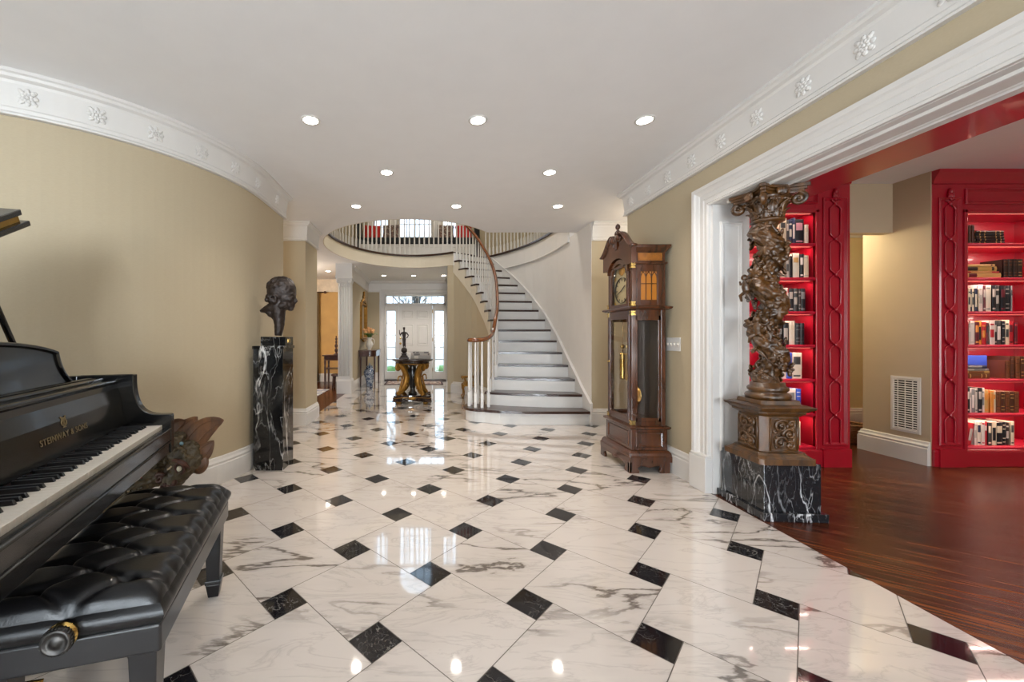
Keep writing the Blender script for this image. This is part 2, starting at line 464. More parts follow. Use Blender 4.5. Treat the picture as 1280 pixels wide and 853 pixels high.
# ---- walls of the hall
CXL, CYL, RL = -3.13, 3.69, 1.592
arcp = arc(CXL, CYL, RL, 0, -PI/2, 40)
lpath = [(-3.6, 4.22), (CXL + RL, 4.22)] + arcp + [(-5.0, CYL - RL)]
lpath[2:3] = []
lpath.insert(2, (CXL + RL, 3.7))
stru(MB().sweep([(0, 0), (0, CH), (-.12, CH), (-.12, 0)], lpath, smooth=False).build('wall_left', M_wall))
CROWN = [(0, CH-.245), (.030, CH-.245), (.034, CH-.235), (.022, CH-.222), (.028, CH-.205), (.022, CH-.195), (.034, CH-.065), (.040, CH-.05), (.060, CH-.04), (.066, CH-.025), (.078, CH-.018), (.078, CH), (0, CH)]
BASE = [(0, 0), (.026, 0), (.026, .15), (.020, .158), (.024, .175), (.014, .19), (.010, .21), (0, .215)]
cl = stru(MB().sweep(CROWN, lpath).build('trim_5', M_white))
stru(MB().sweep(BASE, lpath).build('baseboard_left', M_white))
WX = 2.13
w = MB(); w.box(WX, 2.38, 2.92, 4.13, 0, CH); w.box(WX, 2.38, .25, 2.92, 2.16, CH); w.box(WX, 2.38, -4.6, .25, 0, CH)
w.box(2.38, 3.3, 4.03, 4.13, 0, CH)
stru(w.build('wall_right', M_wall))
rpath = [(WX, -4.5), (WX, 4.13), (3.3, 4.13)]
cr = stru(MB().sweep(CROWN, rpath).build('trim_6', M_white))
stru(MB().sweep(BASE, [(WX, 3.08), (WX, 4.13), (3.3, 4.13)]).build('baseboard_right', M_white))
# rosettes on the frieze of the crown
rb = MB()
for k in range(8):
    a = k * PI / 4
    rb.ell((.034*math.cos(a), .034*math.sin(a), .001), (.016, .014, .006), Matrix.Rotation(a, 3, 'Z'), 8, 5)
    rb.ell((.019*math.cos(a+.39), .019*math.sin(a+.39), .003), (.011, .010, .006), Matrix.Rotation(a+.39, 3, 'Z'), 8, 5)
rb.ell((0, 0, .004), (.010, .010, .007), None, 10, 6)
for k in range(4):
    a = k * PI / 2 + PI/4
    rb.ell((.045*math.cos(a), .045*math.sin(a), .0), (.013, .012, .004), Matrix.Rotation(a, 3, 'Z'), 8, 5)
ro0 = None
def rosette(parent, x, y, nx, ny):
    global ro0
    z = CH - .13
    n = Vector((nx, ny, -.09)).normalized(); t = Vector((-ny, nx, 0)).normalized(); b = n.cross(t)
    Mx = Matrix(((t.x, b.x, n.x, x + nx*.028), (t.y, b.y, n.y, y + ny*.028), (t.z, b.z, n.z, z), (0, 0, 0, 1)))
    if ro0 is None:
        ro0 = rb.build('rosette', M_white, parent, local=True); o = ro0
    else:
        o = ro0.copy(); COL.objects.link(o); o.parent = parent
    o.matrix_local = Mx
for k in range(-2, 8): rosette(cr, WX, 1.873 + .306*k, -1, 0)
for k in range(0, 9):
    a = -.09 - k * .306 / RL
    rosette(cl, CXL + RL*math.cos(a), CYL + RL*math.sin(a), math.cos(a), math.sin(a))
rosette(cl, CXL + RL, 3.98, 1, 0)

# back of the hall (behind the camera) with three tall windows added for daylight, and the far left wall with a fourth
w = MB(); bh = []
for cx in (-3.1, -1.2, .7):
    bh.append([(cx - .6, .35), (cx + .6, .35), (cx + .6, 2.3), (cx - .6, 2.3)])
Mxz = lambda y: Matrix(((1,0,0,0), (0,0,1,y), (0,1,0,0), (0,0,0,1)))   # (x, z, t) -> (x, y+t, z)
w.prism([(-5.0, 0), (2.38, 0), (2.38, CH), (-5.0, CH)], -.15, 0, Mxz(-4.5), holes=bh)
w.box(-5.12, -5.0, -4.65, -2.6, 0, CH); w.box(-5.12, -5.0, -1.0, CYL - RL + .1, 0, CH); w.box(-5.12, -5.0, -2.6, -1.0, 0, .35); w.box(-5.12, -5.0, -2.6, -1.0, 2.3, CH)
stru(w.build('wall_back', M_wall))
wi = 1
def sash_window(cx, z0, z1, wd, y, nx, nz, name, m=M_white, arch=False, d=.05, bar=.022, fr=.05, M=None):
    f = MB(); hw = wd / 2
    f.box(cx-hw, cx-hw+fr, y-d, y+d, z0, z1); f.box(cx+hw-fr, cx+hw, y-d, y+d, z0, z1)
    f.box(cx-hw+fr, cx+hw-fr, y-d, y+d, z0, z0+fr)
    if not arch: f.box(cx-hw+fr, cx+hw-fr, y-d, y+d, z1-fr, z1)
    for i in range(1, nx): f.box(cx-hw+wd*i/nx-bar/2, cx-hw+wd*i/nx+bar/2, y-.015, y+.015, z0+fr, z1 - (0 if arch else fr))
    for i in range(1, nz + (1 if arch else 0)): f.box(cx-hw+fr, cx+hw-fr, y-.012, y+.012, z0+(z1-z0)*i/nz-bar/2, z0+(z1-z0)*i/nz+bar/2)
    if arch:
        pts = arc(0, 0, hw - fr/2, 0, PI, 24)
        f.tube([(cx + p[0], y, z1 + p[1]) for p in pts], fr/2, 4, smooth=False, rb=d)
        for a in (PI/4, PI/2, 3*PI/4): f.tube([(cx, y, z1), (cx + (hw-fr)*math.cos(a), y, z1 + (hw-fr)*math.sin(a))], bar/2, 4, smooth=False)
        f.tube([(cx + .45*p[0], y, z1 + .45*p[1]) for p in pts], bar/2, 4, smooth=False)
    if M is not None: f.v = [M @ p for p in f.v]
    o = stru(f.build(name, m))
    g = MB()
    if arch:
        poly = [(cx-hw+fr/2, z0+fr/2), (cx+hw-fr/2, z0+fr/2)] + [(cx + p[0], z1 + p[1]) for p in arc(0, 0, hw-fr/2, 0, PI, 24)]
        g.prism(poly, -.003, .003, Mxz(y))
    else: g.box(cx-hw+fr/2, cx+hw-fr/2, y-.003, y+.003, z0+fr/2, z1-fr/2)
    if M is not None: g.v = [M @ p for p in g.v]
    g.build('pane', M_glass, o)
    return o
for cx in (-3.1, -1.2, .7):
    sash_window(cx, .35, 2.3, 1.2, -4.56, 3, 4, 'window_%d' % wi); wi += 1  # added rear windows, never in view

sash_window(-1.8, .35, 2.3, 1.6, 5.05, 4, 4, 'window_%d' % wi, M=Matrix.Rotation(PI/2, 4, 'Z')); wi += 1  # added window out of view, lets light onto the opposite wall
# piers at the far end of the hall, passages beside them
pl = MB(); pl.box(-3.6, -1.60, 5.20, 5.45, 0, CH); stru(pl.build('wall_pier_left', M_wall))
pp = [(-1.60, 5.45), (-1.60, 5.20), (-3.6, 5.20)]
pp = [(-1.60, 5.75), (-1.60, 5.20), (-3.6, 5.20)]
MBp = MB(); MBp.box(-1.9, -1.60, 5.45, 5.75, 0, CH); stru(MBp.build('wall_pier_left_return', M_wall))
stru(MB().sweep([(-d, z) for d, z in CROWN], pp[::-1]).build('trim_7', M_white))
stru(MB().sweep([(-d*1.3, z) for d, z in BASE], pp[::-1]).build('baseboard_pier_left', M_white))
stru(MB().box(2.205, 3.3, 5.20, 5.40, 0, CH).build('wall_pier_right', M_wall))
stru(MB().sweep(CROWN, [(3.3, 5.20), (2.205, 5.20)][::-1] and [(2.205, 5.20), (3.3, 5.20)][::-1]).build('trim_8', M_white))
stru(MB().sweep(BASE, [(3.3, 5.20), (2.205, 5.20)]).build('baseboard_pier_right', M_white))
stru(MB().box(-3.72, -3.6, 4.1, 5.5, 0, CH).build('wall_passage_left', M_wall))
stru(MB().box(3.3, 3.42, 3.95, 5.45, 0, CH).build('wall_passage_right', M_wall))

# under-stair wall: follows the inner edge of the stair, top slopes with it
uw = MB(); sb = MB(); cap = MB()
inn = [(SI[k][0], SI[k][1]) for k in range(1, 17)]
def offs(k, d):
    a = Vector(SI[max(k-1, 1)]); b = Vector(SI[min(k+1, 16)]); t = (b - a).normalized(); n = Vector((-t.y, t.x))
    return (SI[k][0] + n.x*d, SI[k][1] + n.y*d)
def soff(k): return RISE * k - .40
for k in range(3, 16):
    a0, a1 = offs(k, .02), offs(k+1, .02); b0, b1 = offs(k, -.08), offs(k+1, -.08)
    z0, z1 = max(soff(k), .02), max(soff(k+1), .02)
    v = [(*a0, 0), (*a1, 0), (*b1, 0), (*b0, 0), (*a0, z0), (*a1, z1), (*b1, z1), (*b0, z0)]
    uw.add(v, [(0,3,2,1),(4,5,6,7),(0,1,5,4),(1,2,6,5),(2,3,7,6),(3,0,4,7)])
uw.box(.46, .62, 8.27, 8.40, 0, CH)
stru(uw.build('wall_under_stair', M_wall))
bp = [offs(k, .02) for k in range(4, 17)] + [(.455, 8.36)]
stru(MB().sweep([(d*1.6, z*1.05) for d, z in BASE], bp).build('baseboard_under_stair', M_white))

# ---- foyer
stru(MB().box(-1.72, -1.57, 8.30, 10.6, 0, CH).build('wall_foyer_left', M_wall))
stru(MB().box(.60, .75, 8.30, 10.6, 0, CH).build('wall_foyer_right', M_wall))
FCROWN = [(0, CH-.30), (.02, CH-.30), (.03, CH-.28), (.02, CH-.27), (.03, CH-.07), (.06, CH-.04), (.09, CH-.015), (.09, CH), (0, CH)]
stru(MB().sweep([(-d, z) for d, z in FCROWN], [(-1.57, 8.3), (-1.57, 10.6), (.60, 10.6), (.60, 8.4)]).build('trim_9', M_white))
stru(MB().sweep([(-d, z) for d, z in BASE], [(-1.57, 8.32), (-1.57, 10.6), (-1.16, 10.6)]).build('baseboard_foyer', M_white))
DX = -.285
ow = [(-3.3, 0), (DX-.83, 0), (DX-.83, 2.33), (DX+.83, 2.33), (DX+.83, 0), (3.3, 0), (3.3, 6.4), (-3.3, 6.4)]
pal = [[(DX-.47, 3.85), (DX+.47, 3.85)] + [(DX + p[0], 5.45 + p[1]) for p in arc(0, 0, .47, 0, PI, 24)]]
for sx in (-1, 1): pal.append([(DX + sx*.93 - .22, 3.85), (DX + sx*.93 + .22, 3.85), (DX + sx*.93 + .22, 5.1), (DX + sx*.93 - .22, 5.1)])
stru(MB().prism(ow, 0, .18, Mxz(10.6), holes=pal).build('wall_front', M_wall))
sash_window(DX, 3.85, 5.45, .94, 10.68, 4, 4, 'window_%d' % wi, arch=True); wi += 1
for sx in (-1, 1):
    sash_window(DX + sx*.93, 3.85, 5.1, .44, 10.68, 2, 4, 'window_%d' % wi); wi += 1
# casing of the palladian window
pc = MB()
for sx in (-1, 1):
    pc.box(DX + sx*.59 - .10, DX + sx*.59 + .10, 10.56, 10.6, 3.80, 5.2); pc.box(DX + sx*1.2 - .06, DX + sx*1.2 + .06, 10.56, 10.6, 3.80, 5.2)
pc.box(DX - 1.3, DX + 1.3, 10.53, 10.6, 3.77, 3.85)
stru(pc.build('trim_10', M_white))

# front door, sidelights and transom in one frame
fd = MB()
Y0, Y1 = 10.56, 10.66
for x0, x1 in ((-.83, -.775), (-.53, -.465), (.465, .53), (.775, .83)): fd.box(DX+x0, DX+x1, Y0, Y1, 0, 2.06)
fd.box(DX-.83, DX+.83, Y0, Y1, 2.03, 2.09); fd.box(DX-.83, DX+.83, Y0, Y1, 2.28, 2.335)
for x0, x1 in ((-.83, -.775), (.775, .83)): fd.box(DX+x0, DX+x1, Y0, Y1, 2.06, 2.30)
for sx in (-1, 1):
    c = DX + sx * .653
    fd.box(c-.125, c+.125, Y0+.02, Y1-.01, 0, .24); fd.box(c-.125, c+.125, Y0+.02, Y1-.01, 1.88, 2.04)
    fd.box(c-.095, c+.095, Y0+.005, Y0+.03, .05, .20)
    for s2 in (-1, 1): fd.box(c+s2*.125-.012, c+s2*.125+.012, Y0+.02, Y1-.01, .2, 1.9)
    for i in range(1, 5): fd.box(c-.12, c+.12, Y0+.04, Y0+.065, .24 + 1.64*i/5 - .011, .24 + 1.64*i/5 + .011)
for i in range(1, 9): fd.box(DX-.78+1.56*i/9-.011, DX-.78+1.56*i/9+.011, Y0+.04, Y0+.065, 2.08, 2.29)
d1 = stru(fd.build('door_1', M_white))
gp = MB()
for sx in (-1, 1): gp.box(DX+sx*.653-.13, DX+sx*.653+.13, Y0+.05, Y0+.055, .2, 1.9)
gp.box(DX-.79, DX+.79, Y0+.05, Y0+.055, 2.07, 2.3)
gp.build('pane', M_glass, d1)
lf = MB(); lf.box(DX-.46, DX+.46, Y0+.025, Y0+.07, .03, 2.03)
for px_ in (-.2, .2):
    for z0, z1 in ((.22, .80), (.94, 1.52), (1.66, 1.90)):
        c = DX + px_
        lf.sweep([(0, 0), (.012, .010), (.03, 0)], [(c-.15, z0), (c+.15, z0), (c+.15, z1), (c-.15, z1)], True, Matrix(((1,0,0,0),(0,0,-1,Y0+.025),(0,1,0,0),(0,0,0,1))))
        lf.frustum(.11, (z1-z0)/2-.045, .09, (z1-z0)/2-.065, 0, .008, (c, (z0+z1)/2), Matrix(((1,0,0,0),(0,0,-1,Y0+.025),(0,1,0,0),(0,0,0,1))))
leaf_ = lf.build('door_leaf', M_white, d1)
kb = MB(); kb.lathe([(.028, 0), (.028, .006), (.010, .012), (.010, .03), (.026, .045), (.030, .058), (.022, .072), (0.001, .075)], (0,0,0), 14, Matrix(((1,0,0,DX-.40),(0,0,-1,Y0+.025),(0,1,0,1.0),(0,0,0,1))))
kb.lathe([(.024, 0), (.024, .008), (.012, .014), (.001, .016)], (0,0,0), 14, Matrix(((1,0,0,DX-.40),(0,0,-1,Y0+.025),(0,1,0,1.14),(0,0,0,1))))
kb.build('door_knob', M_brass, d1)
hb = MB()
for z in (.25, 1.05, 1.82): hb.tube([(DX+.468, Y0-.004, z), (DX+.468, Y0-.004, z+.10)], .009, 8)
hb.build('hinge', M_brass, d1)
stru(MB().box(DX-.83, DX+.83, 10.52, 10.70, 0, .03).build('trim_11', M_tread))
# door casing
dc = MB(); dc.sweep([(0, 0), (.02, .02), (.10, .02), (.12, .035), (.14, .035), (.14, 0)], [(DX-.83, 0), (DX-.83, 2.335), (DX+.83, 2.335), (DX+.83, 0)], False, Matrix(((1,0,0,0),(0,0,-1,10.6),(0,1,0,0),(0,0,0,1))))
stru(dc.build('trim_12', M_white))

# fluted white pilaster between dining room and foyer
pm = MB(); pm.box(-1.82, -1.56, 8.10, 8.32, .30, 2.30)
pm.frustum(.155, .135, .155, .135, 0, .26, (-1.69, 8.21)); pm.frustum(.155, .135, .138, .118, .26, .30, (-1.69, 8.21))
pm.box(-1.86, -1.52, 8.06, 8.34, 2.45, CH)
pm.frustum(.135, .115, .165, .145, 2.30, 2.38, (-1.69, 8.21)); pm.box(-1.865, -1.515, 8.05, 8.345, 2.38, 2.45)
for i in range(5): pm.tube([(-1.79 + i*.05, 8.098, .36), (-1.79 + i*.05, 8.098, 2.2)], .016, 8)
for sx in (-1, 1): pm.tube(spiral((-1.69 + sx*.115, 8.06, 2.33), .045, .008, PI/2, 1.6*-sx, 26), .012, 6)
for k in range(5):
    pm.ell((-1.77 + .04*k, 8.085, 2.25), (.018, .012, .05), None, 8, 6)
stru(pm.build('column_dining', M_white))
# dining room: orange wall, frieze, baseboard
M_orange = mat('ochre_plaster', 'bd9558', .7, vary=.12, scale=3)
M_frieze = mat('sketched_frieze_paper', 'd4c6b2', .7, vary=.14, scale=9)
stru(MB().box(-4.7, -1.72, 10.3, 10.42, 0, CH).build('wall_dining', M_orange))
stru(MB().box(-4.7, -1.72, 10.285, 10.3, 2.36, CH).build('trim_13', M_frieze))
stru(MB().sweep(BASE, [(-1.72, 10.3), (-4.7, 10.3)]).build('baseboard_dining', M_white))
stru(MB().box(-4.82, -4.7, 5.4, 10.42, 0, CH).build('wall_dining_left', M_orange))
# ---- upstairs shell
us = MB(); us.box(-3.4, -3.28, 3.0, 10.6, UF, 6.4); us.box(3.28, 3.4, 3.0, 10.6, UF, 6.4); us.box(-3.4, 3.4, 3.0, 3.12, UF, 6.4)
stru(us.build('wall_upstairs', M_yellow))
stru(MB().box(-3.4, 3.4, 3.0, 10.8, 6.4, 6.5).build('ceiling_upstairs', M_ceil))

# ---- cased opening to the library
CAS = [(0, 0), (0, .020), (.010, .026), (.020, .017), (.046, .017), (.052, .023), (.058, .017), (.092, .017), (.098, .024), (.116, .032), (.125, .042), (.150, .044), (.155, .030), (.155, 0)]
Mop = Matrix(((0, 0, -1, WX), (1, 0, 0, 0), (0, 1, 0, 0), (0, 0, 0, 1)))   # (y, z, h) -> world
stru(MB().sweep([(-d, h) for d, h in CAS], [(.25, 0), (.25, 2.15), (2.92, 2.15), (2.92, 0)][::-1], False, Mop).build('trim_14', M_white))
stru(MB().box(WX - .055, WX, 2.905, 3.085, 0, .255).box(WX - .048, WX, 2.91, 3.08, .255, .275).build('trim_15', M_white, bevel=.004))
jb = MB(); jb.box(WX, 2.40, 2.90, 2.92, 0, 2.16); jb.box(WX, 2.40, .25, 2.92, 2.148, 2.162)
MJ = Matrix(((1,0,0,0),(0,0,-1,2.90),(0,1,0,0),(0,0,0,1)))
RAIL = [(0, 0), (.006, .012), (.016, .014), (.022, .006), (.03, .004), (.034, 0)]
jb.sweep(RAIL, [(2.18, .32), (2.35, .32), (2.35, 2.02), (2.18, 2.02)], True, MJ)
MS = Matrix(((1,0,0,0),(0,1,0,0),(0,0,-1,2.148),(0,0,0,1)))
jb.sweep(RAIL, [(2.18, .4), (2.335, .4), (2.335, 2.84), (2.18, 2.84)], True, MS)
stru(jb.build('trim_16', M_white))
# red beam on the library side of the opening
stru(MB().box(2.40, 2.70, .1, 3.52, 2.15, 2.66).build('trim_17', M_red))
# library passage walls
lw = MB(); lw.box(4.55, 4.72, 3.86, 4.07, 0, 2.66); lw.box(3.70, 3.82, 3.86, 5.3, 0, 2.66)
lw.box(3.82, 4.72, 3.81, 3.90, 2.18, 2.66)
stru(lw.build('wall_passage', M_libwall))
stru(MB().box(4.55, 4.556, 3.522, 3.86, 0, 2.66).build('wall_passage_return', M_libwall))
stru(MB().sweep([(d*1.1, z*1.0) for d, z in BASE], [(4.55, 3.525), (4.55, 4.07), (4.72, 4.07)]).build('baseboard_passage', M_white))
stru(MB().box(3.4, 6.9, 5.25, 5.37, 0, 2.66).build('wall_library_far', M_yellow))
stru(MB().sweep(BASE, [(6.0, 5.25), (3.5, 5.25)]).build('baseboard_library', M_white))
stru(MB().box(3.9, 5.0, 5.20, 5.25, 2.12, 2.20).build('trim_18', M_white))
lo = MB(); lo.box(6.8, 6.92, -1.7, 5.4, 0, 2.66)
lhole = [[(3.2, .35), (4.8, .35), (4.8, 2.3), (3.2, 2.3)]]
lo.prism([(2.38, 0), (6.9, 0), (6.9, 2.66), (2.38, 2.66)], -.12, 0, Mxz(-1.6), holes=lhole)
stru(lo.build('wall_library', M_libwall))
sash_window(4.0, .35, 2.3, 1.6, -1.66, 4, 4, 'window_%d' % wi); wi += 1
# ================================================================ STAIRCASE
def baluster_mb(h, r=.017, sq=.019):
    m = MB()
    m.box(-sq, sq, -sq, sq, 0, h*.22)
    m.lathe([(.015, h*.22), (r*1.15, h*.235), (r*.8, h*.25), (r*1.05, h*.30), (r*.95, h*.5), (r*.72, h*.93), (r*.72, h)], (0,0,0), 8)
    return m
stair = thing('staircase', 'curved staircase with dark treads, white risers and a wooden handrail', 'staircase', (1.7, 5.2, 0))
def push(a, b, d):   # shift the line a-b by d to its right (towards the lower step)
    t = (Vector(b) - Vector(a)).normalized(); n = Vector((t.y, -t.x))
    return (a[0] + n.x*d, a[1] + n.y*d), (b[0] + n.x*d, b[1] + n.y*d)
sub_tread = None
for k in range(1, 16):
    z = RISE * k
    I, O = SI[k], SO[k]; I2, O2 = SI[k+1], SO[k+1]
    if k == 1:
        fr = bez((2.19, 5.15), (1.7, 5.15), (1.05, 5.10), (.80, 5.28), 10) + arc(.80, 5.56, .27, -PI*.5, -PI*1.25, 12)[1:] + [(.72, 5.86), (1.0, 5.98)]
        poly = fr + [(2.19, 5.50)]
        ri = bez((2.19, 5.185), (1.7, 5.185), (1.05, 5.14), (.80, 5.315), 10) + arc(.80, 5.56, .235, -PI*.5, -PI*1.25, 12)[1:] + [(.74, 5.85), (1.0, 5.95), (2.19, 5.50)]
        MB().prism(ri, .002, z - .034, smooth=False).build('riser', M_white, stair)
    else:
        bow = .06 if k == 2 else .0
        A, B = push(I, O, .03); ov = Vector(I) - Vector(O); ov.normalize()
        A = (A[0] + ov.x*.035, A[1] + ov.y*.035); D = (I2[0] + ov.x*.035, I2[1] + ov.y*.035)
        n = 8; line = []
        for i in range(n + 1):
            t = i / n; bx = B[0] + (A[0]-B[0])*t; by = B[1] + (A[1]-B[1])*t
            line.append((bx, by - bow * math.sin(PI*t)))
        poly = line + [D, O2]
        r = MB(); a, b = push(I, O, .004)
        rl = []
        for i in range(n + 1):
            t = i / n; rl.append((b[0] + (a[0]-b[0])*t, b[1] + (a[1]-b[1])*t - bow*math.sin(PI*t)))
        r.sweep([(0, z - RISE - .002), (0, z - .033), (-.02, z - .033), (-.02, z - RISE - .002)], rl[::-1])
        r.build('riser', M_white, stair)
    MB().prism(poly, z - .034, z).build('tread', M_tread, stair, bevel=.012, seg=3)
# top riser up to the landing
r = MB(); r.sweep([(0, RISE*15), (0, UF - .035), (-.02, UF - .035), (-.02, RISE*15)], [SI[16], SO[16]]); r.build('riser', M_white, stair)
nz_ = MB(); A, B = push(SI[16], SO[16], .03); nz_.prism([A, B, SO[16], SI[16]], UF - .035, UF + .004); nz_.build('tread', M_tread, stair)
# outer string: cream band below the tread ends, stepped on top
st = MB()
for k in range(2, 16):
    a0, a1 = offs(k, .032), offs(k+1, .032); b0, b1 = offs(k, -.06), offs(k+1, -.06)
    zt = RISE*k - .034; z0, z1 = max(soff(k) - .0, .01), max(soff(k+1) - .0, .01)
    v = [(*a0, z0), (*a1, z1), (*b1, z1), (*b0, z0), (*a0, zt), (*a1, zt), (*b1, zt), (*b0, zt)]
    st.add(v, [(0,3,2,1),(4,5,6,7),(0,1,5,4),(1,2,6,5),(2,3,7,6),(3,0,4,7)])
st.build('outer_string', M_cream, stair)
# soffit under the flight
sf = MB()
for k in range(3, 16):
    p = [(*SI[k], max(soff(k), .01)), (*SI[k+1], max(soff(k+1), .01)), (*SO[k+1], max(soff(k+1), .01)), (*SO[k], max(soff(k), .01))]
    sf.add(p + [(x, y, z + .03) for x, y, z in p], [(0,1,2,3),(7,6,5,4),(0,4,5,1),(1,5,6,2),(2,6,7,3),(3,7,4,0)])
sf.build('soffit', M_cream, stair)
# wall string (skirting) along the outer wall
ws = MB()
for k in range(1, 16):
    O, O2 = SO[k], SO[k+1]
    t = (Vector(O2) - Vector(O)).normalized(); n = Vector((-t.y, t.x))
    A0, A1 = Vector(O) + n*.025, Vector(O2) + n*.025; B0, B1 = Vector(O) - n*.004, Vector(O2) - n*.004
    if k == 1: A0.y -= .03; B0.y -= .03
    z0, z1 = RISE*k, RISE*(k+1); lo, hi = -RISE - .1, .085
    if k == 1: pass
    v = [(*A0, max(z0+lo, 0)), (*A1, max(z1+lo, 0)), (*B1, max(z1+lo, 0)), (*B0, max(z0+lo, 0)), (*A0, z0+hi), (*A1, z1+hi), (*B1, z1+hi), (*B0, z0+hi)]
    ws.add(v, [(0,3,2,1),(4,5,6,7),(0,1,5,4),(1,2,6,5),(2,3,7,6),(3,0,4,7)])
    C0, C1 = Vector(O) + n*.034, Vector(O2) + n*.034
    if k == 1: C0.y -= .03
    v = [(*C0, z0+hi), (*C1, z1+hi), (*B1, z1+hi), (*B0, z0+hi), (*C0, z0+hi+.02), (*C1, z1+hi+.02), (*B1, z1+hi+.02), (*B0, z0+hi+.02)]
    ws.add(v, [(0,3,2,1),(4,5,6,7),(0,1,5,4),(1,2,6,5),(2,3,7,6),(3,0,4,7)])
ws.build('wall_string', M_white, stair)
# balusters and rail
def rail_xy(k): return offs(k, -.035)
RH = .90
bl0 = baluster_mb(1.0).build('baluster', M_white, stair, local=True)
first = [True]
def put_bal(parent, x, y, z0, z1, base):
    o = bl0 if first[0] else bl0.copy()
    if not first[0]: COL.objects.link(o)
    first[0] = False
    o.parent = parent; o.location = (x - base[0], y - base[1], z0 - base[2]); o.scale = (1, 1, z1 - z0)
railz = lambda k: RISE * k + RH - .06
sb_ = (1.7, 5.2, 0)
for x, y in ((.615, 5.56), (.69, 5.45), (.66, 5.70), (.78, 5.43), (.77, 5.78), (.88, 5.50)):
    put_bal(stair, x, y, RISE, 1.10, sb_)
for k in range(2, 16):
    for q in (.12, .62):
        a, b = rail_xy(k), rail_xy(k+1)
        x, y = a[0] + (b[0]-a[0])*q, a[1] + (b[1]-a[1])*q
        put_bal(stair, x, y, RISE*k, max(railz(k + q) - .02, 1.10), sb_)
rp = [(.80, 5.60, 1.125), (.74, 5.64, 1.125), (.66, 5.63, 1.125), (.61, 5.56, 1.125), (.63, 5.47, 1.125), (.72, 5.44, 1.127), (.82, 5.50, 1.135), (.92, 5.64, 1.17), (1.0, 5.83, 1.235)]
for k in range(3, 17):
    a = rail_xy(k); rp.append((a[0], a[1], railz(k) + .02))
# resample smoothly
def smooth_path(p, n=6):
    out = []
    for i in range(len(p) - 1):
        p0, p1, p2, p3 = [Vector(p[max(0, min(len(p)-1, i+j))]) for j in (-1, 0, 1, 2)]
        for q in range(n):
            t = q / n
            out.append(.5*((2*p1) + (p2-p0)*t + (2*p0-5*p1+4*p2-p3)*t*t + (3*p1-p0-3*p2+p3)*t**3))
    out.append(Vector(p[-1])); return out
hr = MB(); hr.tube(smooth_path(rp), .031, 10, rb=.028, up=(0, 0, 1))
hr.ell((.80, 5.585, 1.125), (.05, .05, .03)); hr.build('handrail', M_rail, stair)

# gallery railings of the upper floor
def gallery(name, label, pts, closed_rail=True, sp=.108):
    g = thing(name, label, 'railing', (pts[0][0], pts[0][1], UF), 0, None)
    base = (pts[0][0], pts[0][1], UF)
    L = [0]
    for a, b in zip(pts, pts[1:]): L.append(L[-1] + (Vector(b) - Vector(a)).length)
    n = int(L[-1] / sp)
    for i in range(n + 1):
        s_ = L[-1] * i / n; j = max(0, min(len(L) - 2, next((q for q in range(len(L)-1) if L[q+1] >= s_), len(L)-2)))
        t = (s_ - L[j]) / max(L[j+1] - L[j], 1e-6)
        put_bal(g, pts[j][0] + (pts[j+1][0]-pts[j][0])*t, pts[j][1] + (pts[j+1][1]-pts[j][1])*t, UF + .003, UF + .90, base)
    h = MB(); h.tube([(x, y, UF + .92) for x, y in pts], .031, 10, rb=.026, up=(0, 0, 1)); h.build('handrail', M_rail, g)
    return g
gl = []
for i in range(56):
    t = T0 + math.radians(3) + (math.radians(222) - T0) * i / 55
    b = 1.88 if math.sin(t) > 0 else 1.65
    gl.append((-.25 + 1.51*math.cos(t), 6.70 + (b+.06)*math.sin(t)))
gallery('gallery_railing', 'white gallery railing curving around the open well before the upstairs windows', gl)
gr_ = [(x + .055, y + .02) for x, y in SO[4:16]] + [(1.36, 8.86)]
gallery('gallery_railing', 'white gallery railing along the top of the pale curved stair wall', gr_[::-1])

# ================================================================ GRAND PIANO
PR = math.radians(107.9)
piano = thing('grand_piano', 'black grand piano with raised lid and open keyboard by the curved wall', 'piano', (-1.26, 1.87, 0), PR)
Lp = dict(local=True)
out = [(.05, .12), (.05, .72)] + bez((.05, .72), (.05, 1.15), (-.42, 1.05), (-.55, 1.45), 14)[1:] + bez((-.55, 1.45), (-.66, 1.80), (-.80, 1.88), (-.95, 1.88), 8)[1:] + bez((-.95, 1.88), (-1.15, 1.88), (-1.28, 1.78), (-1.28, 1.55), 8)[1:] + [(-1.28, .12)]
rim_ = MB(); rim_.sweep([(0, .665), (0, .985), (.045, .985), (.045, .665)], out); rim_.build('rim', M_black, piano, bevel=.006, **Lp)
MB().prism([(p[0]*.97 - .01, p[1]) for p in out], .66, .70).build('soundboard', M_burl, piano, **Lp)
MB().prism([(p[0]*.95 - .03, max(p[1], .5)) for p in out], .84, .855).build('iron_plate', M_gold, piano, **Lp)
MB().box(-1.28, .05, -.03, .34, .605, .665).build('keybed', M_black, piano, bevel=.006, **Lp)
ks = MB(); ks.box(-1.23, 0, -.034, -.006, .655, .728); ks.tube([(-1.23, -.034, .722), (0, -.034, .722)], .006, 8); ks.tube([(-1.23, -.036, .662), (0, -.036, .662)], .005, 8)
ks.build('key_slip', M_black, piano, bevel=.003, **Lp)
Myz = lambda x: Matrix(((0, 0, 1, x), (1, 0, 0, 0), (0, 1, 0, 0), (0, 0, 0, 1)))   # (y, z, t) -> world
prof = [(-.036, .605), (-.036, .785), (-.030, .790), (.015, .792)] + bez((.015, .792), (.085, .796), (.112, .84), (.118, .945), 9)[1:] + [(.118, .985), (.34, .985), (.34, .605)]
for x in (.003, -1.28): MB().prism(prof, 0, .047, Myz(x)).build('arm', M_black, piano, bevel=.004, **Lp)
fb_ = MB(); fp = [(.150, .752), (.162, .752), (.185, .90), (.20, .935), (.24, .945), (.24, .952), (.196, .948), (.178, .925), (.165, .87)]
fb_.prism(fp, -1.23, .002, Myz(0)); fbo = fb_.build('fallboard', M_black, piano, **Lp)
